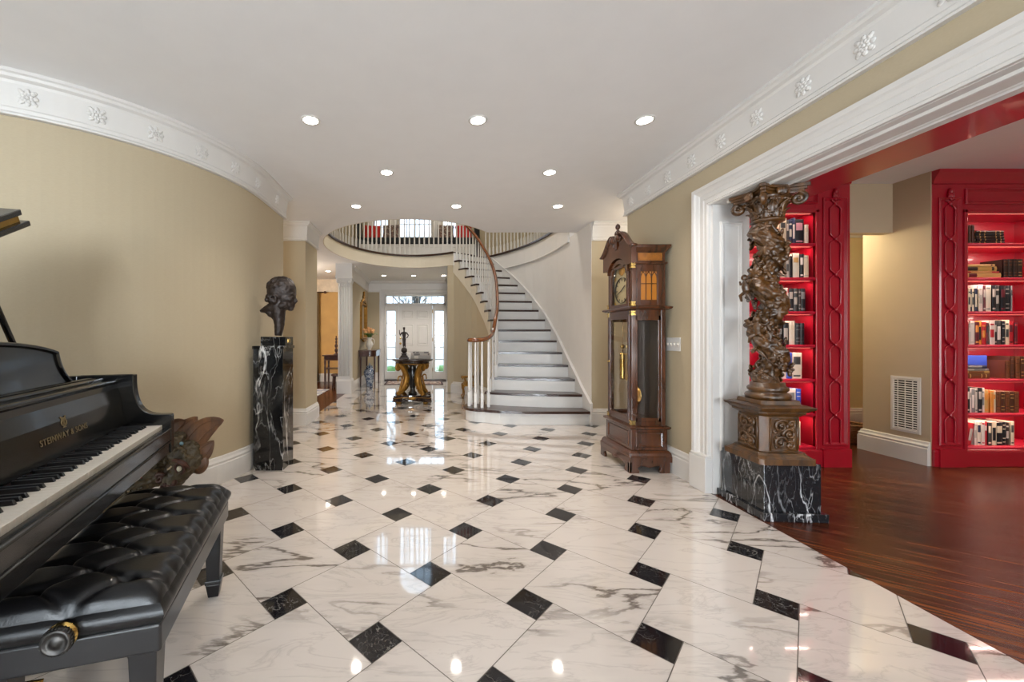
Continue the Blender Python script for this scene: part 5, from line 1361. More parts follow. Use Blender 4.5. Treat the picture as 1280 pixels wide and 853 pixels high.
# gilt armchair behind the foot of the stair
gc = thing('gilt_armchair', 'gilded carved armchair standing behind the white stair balusters', 'chair', (0, 0, 0))
m = MB(); m.box(.58, .98, 6.76, 7.20, .36, .42); m.build('seat_rail', M_giltwood, gc, bevel=.012)
m = MB(); m.box(.60, .97, 6.78, 7.18, .42, .48); m.build('seat', mat('ochre_seat_fabric', 'a07a38', .8, vary=.15), gc, bevel=.025, seg=3)
for y in (6.79, 7.17):
    m = MB(); m.tube(smooth_path([(.60, y, .38), (.57, y, .30), (.60, y, .18), (.585, y, .06), (.555, y, .025)], 4), [.034, .034, .033, .030, .029, .028, .027, .026, .024, .022, .021, .020, .020, .022, .026, .030, .030], 10); m.ell((.56, y, .026), (.036, .028, .025)); m.build('leg', M_giltwood, gc)
    m = MB(); m.ell((.585, y, .39), (.045, .04, .045)); m.ell((.565, y, .36), (.03, .03, .035)); m.build('carved_knee', M_giltwood, gc)
    m = MB(); m.tube(smooth_path([(.68, y, .42), (.66, y, .52), (.62, y, .62), (.57, y, .655), (.545, y, .62), (.565, y, .595)], 4), [.022]*21, 10); m.tube([(.60, y, .645), (.72, y, .655), (.84, y, .64), (.96, y, .66)], [.022, .020, .020, .022], 10); m.build('arm', M_giltwood, gc)
    m = MB(); m.tube([(.96, y, 0), (.95, y, .36), (.97, y, .62), (1.01, y, .92)], [.020, .026, .024, .020], 10); m.build('leg', M_giltwood, gc)
m = MB(); m.tube([(1.0, 6.79, .90), (1.015, 6.88, .96), (1.02, 6.98, 1.0), (1.015, 7.08, .96), (1.0, 7.17, .90)], .025, 10); m.box(.965, .995, 6.80, 7.16, .50, .54); m.build('back_frame', M_giltwood, gc)
m = MB(); m.box(.975, 1.0, 6.81, 7.15, .54, .92); m.build('back_pad', mat('ochre_seat_fabric', 'a07a38', .8), gc, bevel=.012)

for o_ in list(COL.objects):
    if o_.parent is gc: o_.location = (-.80, -6.98, 0)
gc.location = (.86, 7.66, 0); gc.scale = (.60, .60, .60)
# ================================================================ DINING ROOM
m = MB(); m.box(-4.2, -2.14, 6.6, 8.72, .001, .010); rg = m.build('dining_rug', M_rug2, origin=(-3, 8, 0)); tag(rg, 'pale grey and blue patterned rug on the dining room floor', 'rug')
m = MB(); m.sweep([(0, .0105), (0, .0115), (.012, .0115), (.012, .0105)], [(-4.1, 6.7), (-2.24, 6.7), (-2.24, 8.62), (-4.1, 8.62)], True); m.sweep([(0, .0105), (0, .0115), (.03, .0115), (.03, .0105)], [(-4.0, 6.8), (-2.34, 6.8), (-2.34, 8.52), (-4.0, 8.52)], True); m.build('stripe', mat('slate_rug_stripe', '6d7488', .95), rg)
dt = thing('side_table', 'dark wooden side table with lower shelf by the ochre dining wall', 'table', (-2.05, 9.0, 0))
m = MB(); m.box(-2.34, -1.80, 8.80, 9.22, .74, .765); m.box(-2.30, -1.84, 8.83, 9.19, .64, .74); m.build('top', M_darkwood, dt, bevel=.008)
m = MB(); m.box(-2.29, -1.85, 8.84, 9.18, .44, .462); m.build('shelf', M_darkwood, dt, bevel=.004)
for x in (-2.28, -1.86):
    for y in (8.85, 9.17):
        m = MB(); m.lathe([(.018, 0), (.022, .02), (.016, .05), (.022, .22), (.024, .40), (.024, .48), (.018, .52), (.026, .60), (.026, .65)], (x, y, 0), 10); m.build('leg', M_darkwood, dt)
cs = thing('candlestick', 'dark turned wooden candlestick on the dining room side table', 'candlestick', (-2.06, 8.98, .766))
m = MB(); m.lathe([(.001, 0), (.06, 0), (.062, .015), (.03, .03), (.02, .05), (.034, .08), (.04, .11), (.02, .14), (.015, .16), (.036, .19), (.036, .22), (.014, .25), (.026, .29), (.012, .33), (.03, .36), (.03, .375), (.001, .375)], (-2.06, 8.98, .766), 18); m.build('shaft', M_darkwood, cs)
m = MB(); m.lathe([(.001, .375), (.012, .375), (.012, .43), (.001, .435)], (-2.06, 8.98, .766), 12); m.build('candle', mat('dark_red_wax', '4a1a14', .5), cs)
stl = thing('footstool', 'small dark wooden stool beneath the dining room side table', 'stool', (-2.03, 8.98, 0))
m = MB(); m.lathe([(.001, .28), (.135, .28), (.145, .29), (.145, .31), (.13, .325), (.001, .33)], (-2.03, 8.98, 0), 24); m.build('seat', M_darkwood, stl)
for q in range(4):
    a = PI/4 + q*PI/2; m = MB(); m.tube([(-2.03 + .13*math.cos(a), 8.98 + .13*math.sin(a), 0), (-2.03 + .10*math.cos(a), 8.98 + .10*math.sin(a), .285)], [.018, .024], 8); m.build('leg', M_darkwood, stl)
cut = thing('curtain', 'brown curtain hanging at the window end of ochre dining wall', 'curtain', (-3.05, 10.2, 0))
m = MB(); m.grid(lambda u, v: (-3.45 + .66*u, 10.19 + .035*math.sin(u*PI*13) + .01*math.sin(u*31), .02 + 2.30*v), 90, 6); m.build('drape', mat('olive_brown_curtain', '6b5638', .85, vary=.15), cut, solid=.006)
m = MB(); m.tube([(-3.7, 10.2, 2.34), (-2.66, 10.2, 2.34)], .016, 10); m.ell((-2.63, 10.2, 2.34), (.04, .035, .035)); m.build('rod', M_darkwood, cut)

# ================================================================ UPSTAIRS WINDOW SEAT
ws_ = thing('window_seat', 'white window seat with a long dark cushion below the arched window', 'bench', (-.22, 10.3, UF))
m = MB(); m.box(-1.70, 1.25, 10.02, 10.58, UF + .002, 3.555)
for i in range(4): m.sweep([(0, 0), (.008, .010), (.02, 0)], rect(-1.62 + i*.72, -1.0 + i*.72, 3.06, 3.48), True, Matrix(((1,0,0,0),(0,0,-1,10.02),(0,1,0,0),(0,0,0,1))))
m.build('box', M_white, ws_)
m = MB(); m.box(-1.68, 1.23, 10.0, 10.56, 3.557, 3.73); m.build('cushion', mat('charcoal_seat_cloth', '23262a', .85, vary=.15), ws_, bevel=.03, seg=3)
def pillow(label, x, y, c, rz, pat=None):
    m = MB(); s_ = .22
    def pf(sgn): return lambda u, v: ((u*2-1)*s_*(1 - .06*math.cos((v*2-1)*PI/2)**2), sgn*.075*(max(0, (1-(u*2-1)**4)*(1-(v*2-1)**4)))**.5, (v*2-1)*s_*(1 - .06*math.cos((u*2-1)*PI/2)**2))
    m.grid(pf(1), 16, 16); m.grid(pf(-1), 16, 16)
    o = m.build('pillow', pat or mat('red_pillow_cloth', c, .8, vary=.12), normals=True); o.location = (x, y, 3.735 + s_*.97); o.rotation_euler = (-.25, 0, rz)
    tag(o, label, 'pillow', 'pillows on the window seat')
M_pat = _rug(NT('speckled_floral_cloth'), 'c8bba8', '7d5f55', '4c4a4c', 26.0)
pillow('plain red pillow on the window seat farther from the stair handrail', -1.42, 10.40, 'b5231d', .1)
pillow('speckled floral pillow on the window seat farther from the stair handrail', -.93, 10.36, '', -.1, M_pat)
pillow('speckled floral pillow behind the top of the stair handrail', .53, 10.36, '', .1, M_pat)
pillow('plain red pillow at the seat end by the stair handrail', 1.0, 10.40, 'b5231d', -.1)
for sx, lb in ((-1.78, 'dark curtain panel upstairs beside the yellow wall and red pillow'), (1.36, 'dark curtain panel upstairs behind the stair handrail')):
    m = MB(); m.grid(lambda u, v: (sx - .07 + .14*u, 10.42 + .02*math.sin(u*PI*6), UF + .02 + 2.3*v), 24, 4); o = m.build('curtain', mat('charcoal_curtain', '2a2a2c', .9), solid=.006, origin=(sx, 10.42, UF)); tag(o, lb, 'curtain', 'upstairs window curtains')
# ================================================================ RED BOOKCASES
SZ = [2.0, 1.69, 1.384, 1.083, .773, .463, .166]
YF = 3.52
M_strip = emit('shelf_light', 'ff9080', .3)
def add_light(name, typ, loc, energy, color=(1, 1, 1), rot=(0, 0, 0), size=.1, size_y=None, spot=None, blend=.6):
    l = bpy.data.lights.new(name, typ); l.energy = energy; l.color = color
    if typ == 'AREA':
        l.size = size
        if size_y: l.shape = 'RECTANGLE'; l.size_y = size_y
    else: l.shadow_soft_size = size
    if spot: l.spot_size = spot; l.spot_blend = blend
    o = bpy.data.objects.new(name, l); COL.objects.link(o); o.location = loc; o.rotation_euler = rot
    return o
def bookcase(label, x0, a, b, x1, pil):
    bc = thing('bookcase', label, 'bookcase', ((x0+x1)/2, YF + .16, 0))
    m = MB(); D = .32
    for u, v in ((x0, a), (b, x1)): m.box(u, v, YF, YF + D, .0, 2.66)
    m.box(a, b, YF, YF + D, 2.285, 2.66); m.box(a, b, YF + .05, YF + D, 0, .12); m.box(a, b, YF + D - .02, YF + D, .1, 2.3)
    m.box(a - .028, a, YF - .012, YF + .02, .10, 2.31); m.box(b, b + .028, YF - .012, YF + .02, .10, 2.31); m.box(a - .028, b + .028, YF - .012, YF + .02, 2.285, 2.315)
    m.sweep([(0, 0), (0, .012), (.012, .02), (.022, .006), (.03, 0)], rect(a - .02, b + .02, 2.36, 2.50), True, MSd(YF))
    m.build('carcass', M_red, bc, bevel=.003)
    m = MB(); m.sweep([(0, 2.54), (.012, 2.545), (.016, 2.57), (.03, 2.60), (.05, 2.63), (.055, 2.658), (0, 2.658)], [(x1, YF), (x0, YF)]); m.build('cornice', M_red, bc)
    m = MB(); m.box(x0, x1 if pil == 'r' else x1, YF - .018, YF, 0, .135); m.sweep([(0, .135), (.018, .135), (.012, .15), (0, .155)], [(x1, YF), (x0, YF)]); m.build('plinth', M_red, bc, bevel=.004)
    for z in SZ:
        m = MB(); m.box(a, b, YF + .005, YF + D - .02, z - .015, z + .0125); m.tube([(a, YF + .008, z - .001), (b, YF + .008, z - .001)], .0135, 8, rb=.0135); m.build('shelf', M_redin, bc)
    tops = [2.285] + [z - .015 for z in SZ[:-1]]
    for z in tops:
        m = MB(); m.box(a + .02, b - .02, YF + .026, YF + .036, z - .004, z - .0005); m.build('light_strip', M_strip, bc)
        add_light('shelf_lamp', 'AREA', ((a+b)/2, YF + .031, z - .012), .74 * (b - a) / .6, (1, .74, .64), (.45, 0, 0), b - a - .06, .02)
    # pilasters with crossing rods
    for u, v in pil:
        c, hw = (u + v)/2, (v - u)/2 - .035
        m = MB(); m.sweep([(0, 0), (0, .010), (.010, .016), (.020, .006), (.026, 0)], rect(u + .02, v - .02, .19, 2.42), True, MSd(YF))
        n = 140
        for s_ in (-1, 1):
            P = [(c + s_*hw*.5*max(-1, min(1, 2.6*math.cos(PI*(z_ - .62)/.317))), YF - .007 - .003*s_*math.sin(PI*(z_-.62)/.317), z_) for z_ in [.20 + 2.2*i/n for i in range(n + 1)]]
            m.tube(P, .007, 8)
        for i in range(7):
            z_ = .62 + .1585 + .317*(i - 1)
            if .25 < z_ < 2.38: m.ell((c, YF - .012, z_), (.014, .012, .022), None, 10, 6)
        m.box(u + .005, v - .005, YF - .03, YF, 0, .16)
        m.build('lattice_pilaster', M_red, bc)
        m = MB(); m.ell((c, YF - .012, 2.475), (.020, .018, .030), None, 12, 8)
        for i in range(4): m.ell((c + (i - 1.5)*.014, YF - .014, 2.44), (.007, .008, .028), None, 8, 6)
        m.ell((c, YF - .012, 2.405), (.010, .010, .016), None, 8, 6); m.build('carved_tassel', M_red, bc)
    return bc
bookcase('red lacquered bookcase behind the carved column, beside the library passage', 2.402, 2.88, 3.505, 3.82, [(3.55, 3.81)])
bookcase('red lacquered bookcase with lit shelves beside the white wall vent', 4.557, 4.865, 5.75, 6.04, [(4.59, 4.835), (5.78, 6.02)])

ORD = ['', 'first', 'second', 'third', 'fourth', 'fifth', 'sixth', 'seventh', 'eighth', 'ninth', 'tenth', 'eleventh', 'twelfth', 'thirteenth', 'fourteenth', 'fifteenth', 'sixteenth']
SHN = ['top', 'second', 'third', 'fourth', 'fifth', 'sixth', 'bottom']
NAMES = {'d4c2a5': 'cream', '1c2340': 'navy', '15161c': 'black', 'dccdb8': 'ivory', 'b0a498': 'pale grey', 'b3202c': 'red', '2f4db0': 'blue', '4a2413': 'brown leather', '6b3a1c': 'tan leather', 'c79a5c': 'tan', '3a3836': 'charcoal', 'd98a3a': 'orange', '2a1a14': 'dark brown', '7d7a78': 'grey', 'd6c6bb': 'white', '5c1420': 'maroon', 'b58a4a': 'ochre'}
W_, N_, K_, I_, P_, R_, B_, L_, T_, TN, C_, O_, DB, G_, WH, MR, OC = 'd4c2a5', '1c2340', '15161c', 'dccdb8', 'b0a498', 'b3202c', '2f4db0', '4a2413', '6b3a1c', 'c79a5c', '3a3836', 'd98a3a', '2a1a14', '7d7a78', 'd6c6bb', '5c1420', 'b58a4a'
rbk = random.Random(11)
def row(case, si, x, items, from_right=False, yf=3.552):
    """items: (colour, band colour, thickness, height, style[, lean])"""
    z = SZ[si] + .0135; n = len(items)
    cn = 'bookcase behind the column' if case == 1 else 'bookcase beside the vent'
    grp = '%s shelf books, %s' % (SHN[si], cn)
    for i, it in enumerate(items):
        c, bc_, w, h, st = it[:5]; lean = it[5] if len(it) > 5 else 0
        d = rbk.uniform(.15, .19)
        if from_right:
            j = n - i; pos = 'rightmost' if j == 1 else '%s from right end' % ORD[j]
        else:
            pos = 'leftmost' if i == 0 else '%s from left' % ORD[i + 1]
        lb = '%s book standing %s, %s shelf, %s' % (NAMES[c], pos, SHN[si], cn)
        if lean: lb = lb.replace('standing', 'leaning')
        xx = x + w/2
        if lean: xx = x + w*math.cos(lean)/2 + (0 if lean > 0 else h*math.sin(-lean))
        zz = z + abs(math.sin(lean)) * w/2
        make_book(lb, grp, (xx, yf + rbk.uniform(0, .012), zz), w, h, d, c, bc_, st, lean=lean)
        x += w*math.cos(lean) + h*abs(math.sin(lean)) + .0012
    return x
row(1, 0, 3.225, [(W_, C_, .058, .235, 0), (C_, P_, .022, .215, 1), (N_, I_, .030, .215, 2), (N_, WH, .026, .235, 4), (K_, 'c98a94', .078, .225, 1), (I_, W_, .036, .175, 0)], True)
row(1, 1, 3.235, [(W_, C_, .04, .19, 1), (P_, C_, .028, .20, 2), (K_, C_, .036, .20, 5), (I_, TN, .058, .225, 0), (K_, WH, .034, .215, 1), (W_, P_, .042, .205, 5)], True)
row(1, 2, 3.205, [(C_, P_, .03, .19, 1), (WH, R_, .058, .215, 1), (R_, WH, .010, .21, 0), (K_, P_, .042, .21, 1), (C_, P_, .040, .21, 2), (DB, P_, .024, .205, 3), (K_, G_, .045, .21, 1)], True)
row(1, 3, 3.215, [(DB, G_, .035, .17, 1), (K_, P_, .05, .20, 4), (I_, W_, .05, .215, 0), (C_, K_, .012, .20, 2), (K_, G_, .042, .195, 3), (K_, C_, .040, .195, 3)], True)
row(1, 4, 3.18, [(B_, WH, .028, .17, 0), (B_, P_, .03, .18, 0), (WH, P_, .04, .245, 2), (B_, N_, .052, .235, 4), (I_, C_, .085, .235, 1)], True)
row(1, 5, 3.19, [(WH, R_, .09, .19, 1), (WH, G_, .09, .215, 1), (B_, WH, .04, .215, 3)], True)
row(1, 6, 3.37, [(W_, P_, .036, .215, 4)], True)
x = row(2, 0, 4.872, [(L_, DB, .024, .172, 3)] * 5)
zf = SZ[0] + .0135
def pile(case, si, x, items, cn, yf=3.556, dp=.17):
    z = SZ[si] + .0135
    for i, (c, b2, w, h, st) in enumerate(items):
        pos = ['at the bottom', 'second up', 'third up', 'fourth up', 'on top'][i if i < len(items) - 1 else 4]
        make_book('%s book lying %s of the pile, %s shelf beside the vent' % (NAMES[c], pos, SHN[si]), 'flat pile on %s shelf of bookcase beside the vent' % SHN[si], (x + h/2 + rbk.uniform(-.004, .004), yf, z), w, h, dp, c, b2, st, True, 0, rbk.uniform(-.02, .02), M_pagegold if c == DB else None)
        z += w + .0006
pile(2, 0, x + .008, [(DB, OC, .024, .26, 3), (K_, OC, .024, .258, 3), (DB, OC, .024, .26, 3), (K_, OC, .022, .255, 3), (DB, OC, .024, .25, 3)], '')
pile(2, 1, 4.875, [(TN, MR, .045, .365, 0), (R_, TN, .014, .34, 4), (OC, DB, .045, .315, 1), (TN, L_, .018, .30, 5)], '')
row(2, 1, 5.262, [(DB, T_, .042, .17, 3), (DB, T_, .042, .172, 3), (DB, T_, .042, .17, 3), (DB, OC, .042, .172, 3)])
row(2, 2, 4.872, [(N_, W_, .012, .205, 4), (W_, N_, .022, .205, 0), (K_, W_, .025, .21, 4), (W_, C_, .020, .21, 2), (N_, W_, .025, .21, 4), (W_, C_, .018, .21, 2), (N_, W_, .024, .21, 4), (W_, P_, .006, .20, 0), (WH, P_, .045, .245, 2), (MR, P_, .022, .235, 1), (I_, G_, .048, .24, 5), (K_, P_, .038, .24, 1), (C_, P_, .036, .238, 2), (K_, MR, .048, .235, 1), (K_, P_, .046, .236, 3), (G_, C_, .012, .235, 0)])
row(2, 3, 4.872, [(O_, MR, .030, .205, 1), (R_, W_, .032, .205, 2), (P_, WH, .016, .19, 0), (WH, P_, .042, .215, 5), (MR, O_, .036, .205, 1), (O_, K_, .032, .215, 4), (R_, O_, .036, .205, 2), (MR, K_, .020, .20, 1), (WH, R_, .048, .22, 2), (K_, P_, .032, .21, 1), (C_, WH, .040, .22, 4), (K_, P_, .030, .215, 3), (W_, C_, .036, .225, 2), (R_, MR, .042, .21, 1), (MR, R_, .030, .20, 5)])
make_book('large blue book standing face out behind the pile on the fifth shelf beside vent', 'fifth shelf books, bookcase beside the vent', (5.17, 3.62, SZ[4] + .0135), .030, .205, .28, B_, N_, 0, rot=0, lean=0)
o = bpy.context.scene.objects
lastb = [q for q in o if q.name.startswith('book') and q.get('label', '').startswith('large blue book')][0]
lastb.matrix_world = Matrix.Translation((5.284, 3.695, SZ[4] + .0135)) @ Matrix.Rotation(PI/2, 4, 'Z')
pile(2, 4, 4.872, [(T_, TN, .048, .26, 3), (OC, T_, .022, .255, 4), (G_, P_, .020, .25, 1), (N_, G_, .028, .235, 4)], '', dp=.115)
row(2, 4, 5.29, [(T_, L_, .038, .165, 3), (L_, T_, .040, .20, 3), (T_, L_, .044, .20, 3), (L_, OC, .042, .202, 3), (T_, L_, .042, .20, 3), (L_, T_, .042, .20, 3)])
row(2, 5, 4.872, [(P_, C_, .018, .235, 1), (K_, P_, .024, .225, 2), (K_, WH, .040, .225, 1), (WH, P_, .016, .22, 0), (G_, WH, .028, .215, 4), (P_, C_, .022, .22, 5), (K_, P_, .036, .225, 1), (WH, G_, .022, .225, 2), (TN, O_, .042, .205, 1), (O_, TN, .034, .20, 5), (W_, O_, .026, .20, 0)])
x = 5.192
row(2, 5, x, [(T_, L_, .040, .19, 3), (L_, OC, .042, .19, 3), (T_, OC, .040, .19, 3), (L_, T_, .040, .19, 3), (T_, L_, .042, .188, 3)]) if False else None
for i, c in enumerate((T_, L_, T_, L_, T_)):
    make_book('%s volume, %s from left of leather set, sixth shelf beside the vent' % (NAMES[c], ORD[i+1]), 'leather set on the sixth shelf', (5.212 + .0415*i, 3.556, SZ[5] + .0135), .040, .19, .17, c, L_ if c == T_ else OC, 3)
row(2, 6, 4.872, [(WH, P_, .030, .215, 0, .13), (R_, P_, .034, .20, 4, .18), (WH, P_, .022, .22, 2), (I_, N_, .036, .215, 1), (WH, R_, .028, .22, 5), (R_, WH, .026, .215, 0), (C_, W_, .034, .205, 1), (W_, K_, .040, .215, 4), (K_, W_, .060, .205, 1), (K_, W_, .034, .21, 3), (DB, P_, .030, .205, 2), (W_, C_, .030, .215, 1)])

# ================================================================ SMALL WALL FITTINGS
vt = thing('wall_vent', 'white rectangular return-air grille low on the tan library passage wall', 'vent', (4.55, 3.70, .52))
VX = 4.548; vy0, vy1, vz0, vz1 = 3.59, 3.82, .265, .79
m = MB(); m.sweep([(0, 0), (0, .008), (.022, .010), (.028, .002), (.028, 0)], [(vy0, vz0), (vy1, vz0), (vy1, vz1), (vy0, vz1)], True, MF(VX)); m.build('frame', M_white, vt)
MB().box(VX - .002, VX - .0005, vy0 + .02, vy1 - .02, vz0 + .02, vz1 - .02).build('duct_opening', mat('dark_duct', '1a1816', .9), vt)
m = MB()
for i in range(22):
    z_ = vz0 + .034 + (vz1 - vz0 - .068)*i/21; m.add([(VX - .0025, vy0 + .025, z_ + .004), (VX - .009, vy0 + .025, z_ - .003), (VX - .009, vy1 - .025, z_ - .003), (VX - .0025, vy1 - .025, z_ + .004), (VX - .0025, vy0 + .025, z_ + .006), (VX - .009, vy0 + .025, z_ - .001), (VX - .009, vy1 - .025, z_ - .001), (VX - .0025, vy1 - .025, z_ + .006)], [(0,1,2,3),(4,7,6,5),(0,4,5,1),(1,5,6,2),(2,6,7,3),(3,7,4,0)])
for i in range(1, 4): m.box(VX - .009, VX - .003, vy0 + (vy1-vy0)*i/4 - .002, vy0 + (vy1-vy0)*i/4 + .002, vz0 + .02, vz1 - .02)
m.build('slats', M_white, vt)
sw = thing('light_switch', 'white four-gang light switch plate on the beige wall beside clock', 'switch', (WX, 3.36, 1.10))
m = MB(); m.box(WX - .006, WX, 3.265, 3.455, 1.045, 1.16); m.build('plate', M_white, sw, bevel=.003)
for i in range(4):
    y = 3.291 + i*.046; m = MB(); m.box(WX - .008, WX - .005, y - .007, y + .007, 1.085, 1.12); m.box(WX - .016, WX - .006, y - .0045, y + .0045, 1.10, 1.112); m.build('toggle', M_ivory, sw, bevel=.001)
bk = thing('wicker_basket', 'small brown wicker basket on the floor at the library passage end', 'basket', (4.70, 4.36, 0))
m = MB()
for i in range(11):
    z_ = .012 + .017*i; r_ = .115 + .0035*i
    m.tube([(4.70 + (r_ + .004*(1 if (q + i) % 2 else -1))*math.cos(2*PI*q/32), 4.36 + (r_ + .004*(1 if (q + i) % 2 else -1))*math.sin(2*PI*q/32), z_) for q in range(33)], .0085, 6)
M_wick = mat('brown_wicker', '7a5230', .7, vary=.25, scale=40); m.build('woven_side', M_wick, bk)
m = MB(); m.lathe([(.001, .002), (.112, .002), (.115, .014), (.001, .014)], (4.70, 4.36, 0), 24); m.build('bottom', M_wick, bk)
m = MB(); m.tube([(4.70 + .155*math.cos(2*PI*q/32), 4.36 + .155*math.sin(2*PI*q/32), .20) for q in range(33)], .013, 8); m.build('rim', M_wick, bk)

# ================================================================ RECESSED LIGHTS
M_bulb = emit('lamp_glow', 'fff4e6', 14)
ln = 0
WARM = (1.0, .92, .83)
def downlight(label, x, y, z=CH, e=21, grp='recessed ceiling lights', spot=math.radians(110)):
    d = thing('recessed_downlight', label, 'ceiling light', (x, y, z), 0, grp)
    m = MB(); m.lathe([(.050, -.001), (.052, -.005), (.066, -.004), (.068, -.0005)], (x, y, z), 32); m.build('trim_ring', M_white, d)
    m = MB(); m.lathe([(.001, -.0015), (.050, -.0015), (.050, -.0025), (.001, -.0028)], (x, y, z), 28); m.build('lamp_face', M_bulb, d)
    add_light('downlight_lamp', 'SPOT', (x, y, z - .015), e, WARM, (0, 0, 0), .045, spot=spot, blend=.7)
rows_ = [(2.75, (-.81, .366, 1.54), 'front row'), (3.62, (-.363, 1.148), 'middle pair'), (4.55, (-.81, .354, 1.536), 'row before the stair well')]
for y, xs, rn in rows_:
    nm = {3: ('nearest the curved wall', 'in the middle', 'nearest the library opening'), 2: ('nearer the curved wall', 'nearer the clock')}[len(xs)]
    for x, s_ in zip(xs, nm): downlight('recessed ceiling light %s of the %s' % (s_, rn) if s_ != 'in the middle' else 'middle recessed ceiling light of the %s' % rn, x, y)
for x, s_ in ((-1.04, 'over the console table side'), (-.30, 'before the front door centre'), (.44, 'near the under-stair wall')): downlight('small recessed foyer ceiling light %s' % s_, x, 9.65, e=30)
downlight('recessed ceiling light in the dining room beyond the pier', -2.25, 9.0, e=25)
# ================================================================ OUTSIDE
M_grass = mat('lawn_green', '7f9a5c', .95, vary=.25, scale=1.5)
stru(MB().box(-40, 40, 10.9, 15.6, -.35, -.3).build('ground_lawn', M_grass)); stru(MB().box(-60, 60, 15.6, 120, -.35, -.3).build('ground_drive', mat('pale_gravel', 'b9b6b2', .95, vary=.1, scale=2)))
hb_ = MB(); rh = random.Random(2)
for i in range(70): hb_.ell((rh.uniform(-3, 2.5), rh.uniform(14, 15), rh.uniform(-.2, .0)), (rh.uniform(.15, .27),)*3, None, 8, 6)
o = hb_.build('hedge', mat('hedge_green', '6f8f58', .9, vary=.35, scale=6), remesh=.12, origin=(0, 14.5, -.3)); tag(o, 'low green hedge on the lawn seen through the sidelights', 'hedge')
M_bark = mat('grey_bark', '5a5550', .9, vary=.2, scale=4)
def branch(mb, p, d, L, r, lv, rg):
    q = p + d * L; mid = p + d*(L*.5) + Vector((rg.uniform(-1, 1), rg.uniform(-1, 1), 0))*L*.05
    mb.tube([p, mid, q], [r, r*.85, r*.66], 6 if lv > 1 else 4)
    if lv == 0: return
    for i in range(3 if lv > 1 else 4):
        nd = (d + Vector((rg.uniform(-1, 1), rg.uniform(-1, 1), rg.uniform(-.35, .7)))*.75).normalized()
        branch(mb, p + d*L*rg.uniform(.55, 1.0), nd, L*rg.uniform(.58, .8), r*.55, lv - 1, rg)
tr = thing('bare_tree', 'bare leafless tree outside the front windows', 'tree', (0, 0, -.3), 0, 'bare trees outside')
tb = MB(); branch(tb, Vector((0, 0, 0)), Vector((.02, 0, 1)), 3.2, .14, 5, random.Random(5)); tb.build('trunk', M_bark, tr, local=True)
tr.location = (-2.6, 22, -.3)
for i, (x, y, a) in enumerate(((2.6, 25, 1.2), (-8.0, 25, 2.2), (7.6, 28, 3.6), (-1.0, 30, 4.4), (-6.5, 34, 5.2), (4.0, 35, 2.9), (-1.5, 41, .9), (9.5, 37, .4))): copy_thing(tr, (x, y, -.3), a)
lt = thing('porch_lantern', 'black metal porch lantern hanging outside behind the transom glass', 'lantern', (-.26, 11.3, 2.1))
m = MB(); m.lathe([(.02, .0), (.09, .02), (.09, .035), (.075, .035)], (-.26, 11.3, 2.10), 6, smooth=False)
for q in range(6): a = q*PI/3; m.tube([(-.26 + .082*math.cos(a), 11.3 + .082*math.sin(a), 2.12), (-.26 + .115*math.cos(a), 11.3 + .115*math.sin(a), 2.33)], .009, 6)
m.lathe([(.125, 2.32), (.13, 2.335), (.06, 2.40), (.02, 2.43), (.012, 2.46), (.001, 2.465)], (-.26, 11.3, 0), 6, smooth=False); m.tube([(-.26, 11.3, 2.46), (-.26, 11.3, 3.2)], .008, 6); m.build('cage', M_ebony, lt)
m = MB(); m.lathe([(.001, 2.14), (.078, 2.14), (.108, 2.32), (.001, 2.32)], (-.26, 11.3, 0), 6, smooth=False); m.build('smoked_glass', mat('smoked_glass', '3a3a3c', .2), lt)
stru(MB().box(-2.5, 2.0, 10.78, 12.4, 3.1, 3.25).build('ceiling_porch', M_white))

# ================================================================ DAYLIGHT AND ADDED FILL LAMPS
DAY = (.85, .93, 1.0)
E_ = dict(back=150, lib=50, hall=0, up=85)
for cx, ff in ((-3.1, .08), (-1.2, .6), (.7, 1.2)): add_light('window_daylight', 'AREA', (cx, -4.85, 1.4), E_['back'] * ff, DAY, (PI/2, 0, 0), 1.3, 2.1)  # area lights outside the unseen rear windows, added to light the hall
add_light('side_daylight', 'AREA', (-5.3, -1.8, 1.4), 150, DAY, (PI/2, 0, -PI/2), 1.7, 2.1)  # added behind the unseen side window to brighten the right wall
add_light('library_daylight', 'AREA', (4.0, -1.95, 1.4), E_['lib'], (1, .93, .84), (PI/2, 0, 0), 1.7, 2.1)
for x, y in ((3.6, 1.2), (5.2, 1.2), (3.9, 2.6), (5.2, 2.6)): add_light('library_downlight', 'SPOT', (x, y, 2.64), 15, WARM, (0, 0, 0), .05, spot=math.radians(120), blend=.7)  # unseen fill spots for the library, no fixtures
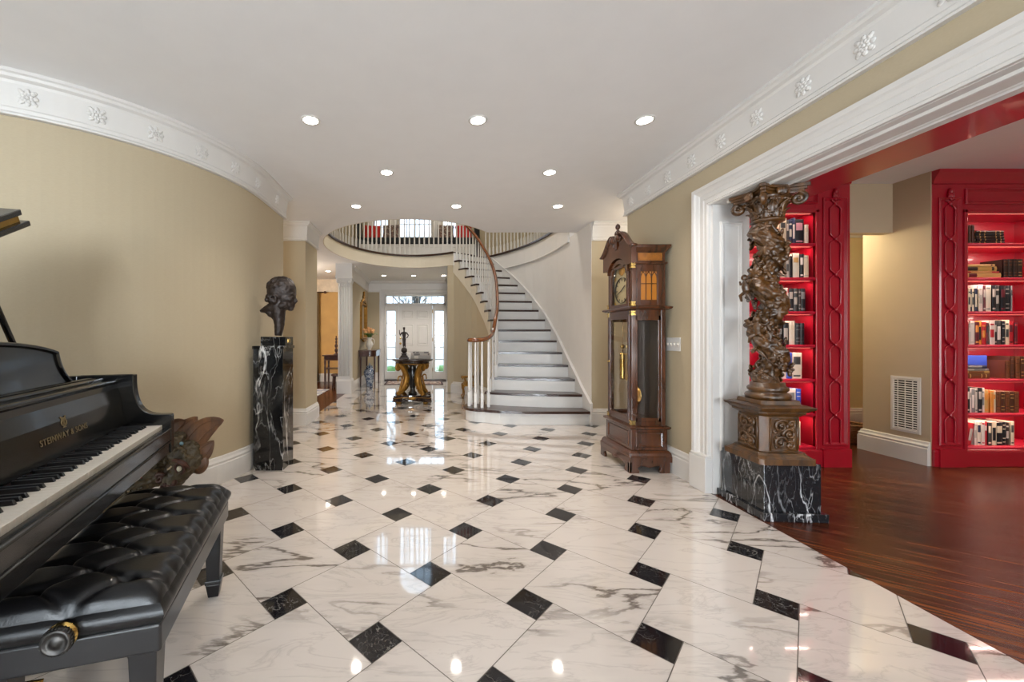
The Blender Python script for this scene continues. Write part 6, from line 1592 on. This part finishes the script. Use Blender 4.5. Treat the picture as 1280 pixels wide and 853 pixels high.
add_light('passage_lamp', 'POINT', (4.3, 4.6, 2.2), 22, (1, .9, .62), size=.12)  # unseen fill point brightening the library passage, no fixture
add_light('dining_lamp', 'POINT', (-3.2, 8.2, 2.2), 40, (1, .86, .70), size=.15)  # unseen warm fill point for the dining room, no fixture
add_light('upstairs_lamp', 'POINT', (.6, 6.6, 5.6), E_['up'], (1, .95, .89), size=.3)  # unseen fill point high above the stair well, no fixture
add_light('passage_lamp_left', 'POINT', (-2.8, 4.7, 2.3), 6, (1, .82, .6), size=.1); add_light('passage_lamp_right', 'POINT', (2.75, 4.6, 2.3), 5, (1, .88, .72), size=.1)  # unseen points added to brighten the two side passages
W = bpy.data.worlds.new('sky'); SC.world = W; W.use_nodes = True
t = W.node_tree; bg = t.nodes['Background']
sk = t.nodes.new('ShaderNodeTexSky'); sk.sky_type = 'HOSEK_WILKIE'; sk.sun_direction = (.3, -.6, .7); sk.turbidity = 6.0
mx = t.nodes.new('ShaderNodeMix'); mx.data_type = 'RGBA'; mx.inputs[0].default_value = .75; t.links.new(sk.outputs[0], mx.inputs[6]); mx.inputs[7].default_value = (.60, .80, 1.0, 1)
t.links.new(mx.outputs[2], bg.inputs[0]); bg.inputs[1].default_value = 2.1

# ================================================================ CAMERA
cam = bpy.data.cameras.new('camera'); co = bpy.data.objects.new('camera', cam); COL.objects.link(co); SC.camera = co
co.location = (0, 0, 1.16); co.rotation_euler = (PI/2, 0, 0)
cam.sensor_width = 36; cam.lens = 36 * 488.7 / 1280; cam.shift_x = (640 - 532.3)/1280; cam.shift_y = -(426.5 - 422.2)/1280; cam.clip_start = .02
vs = SC.view_settings; vs.view_transform = 'Standard'; vs.look = 'None'; vs.gamma = 1; vs.use_curve_mapping = False; vs.exposure = 1.12
cy = SC.cycles; cy.use_denoising = True; cy.max_bounces = 10; cy.diffuse_bounces = 5; cy.glossy_bounces = 4; cy.transparent_max_bounces = 12; cy.sample_clamp_indirect = 6; cy.caustics_reflective = False; cy.caustics_refractive = False
try: cy.denoiser = 'OPENIMAGEDENOISE'
except Exception: pass
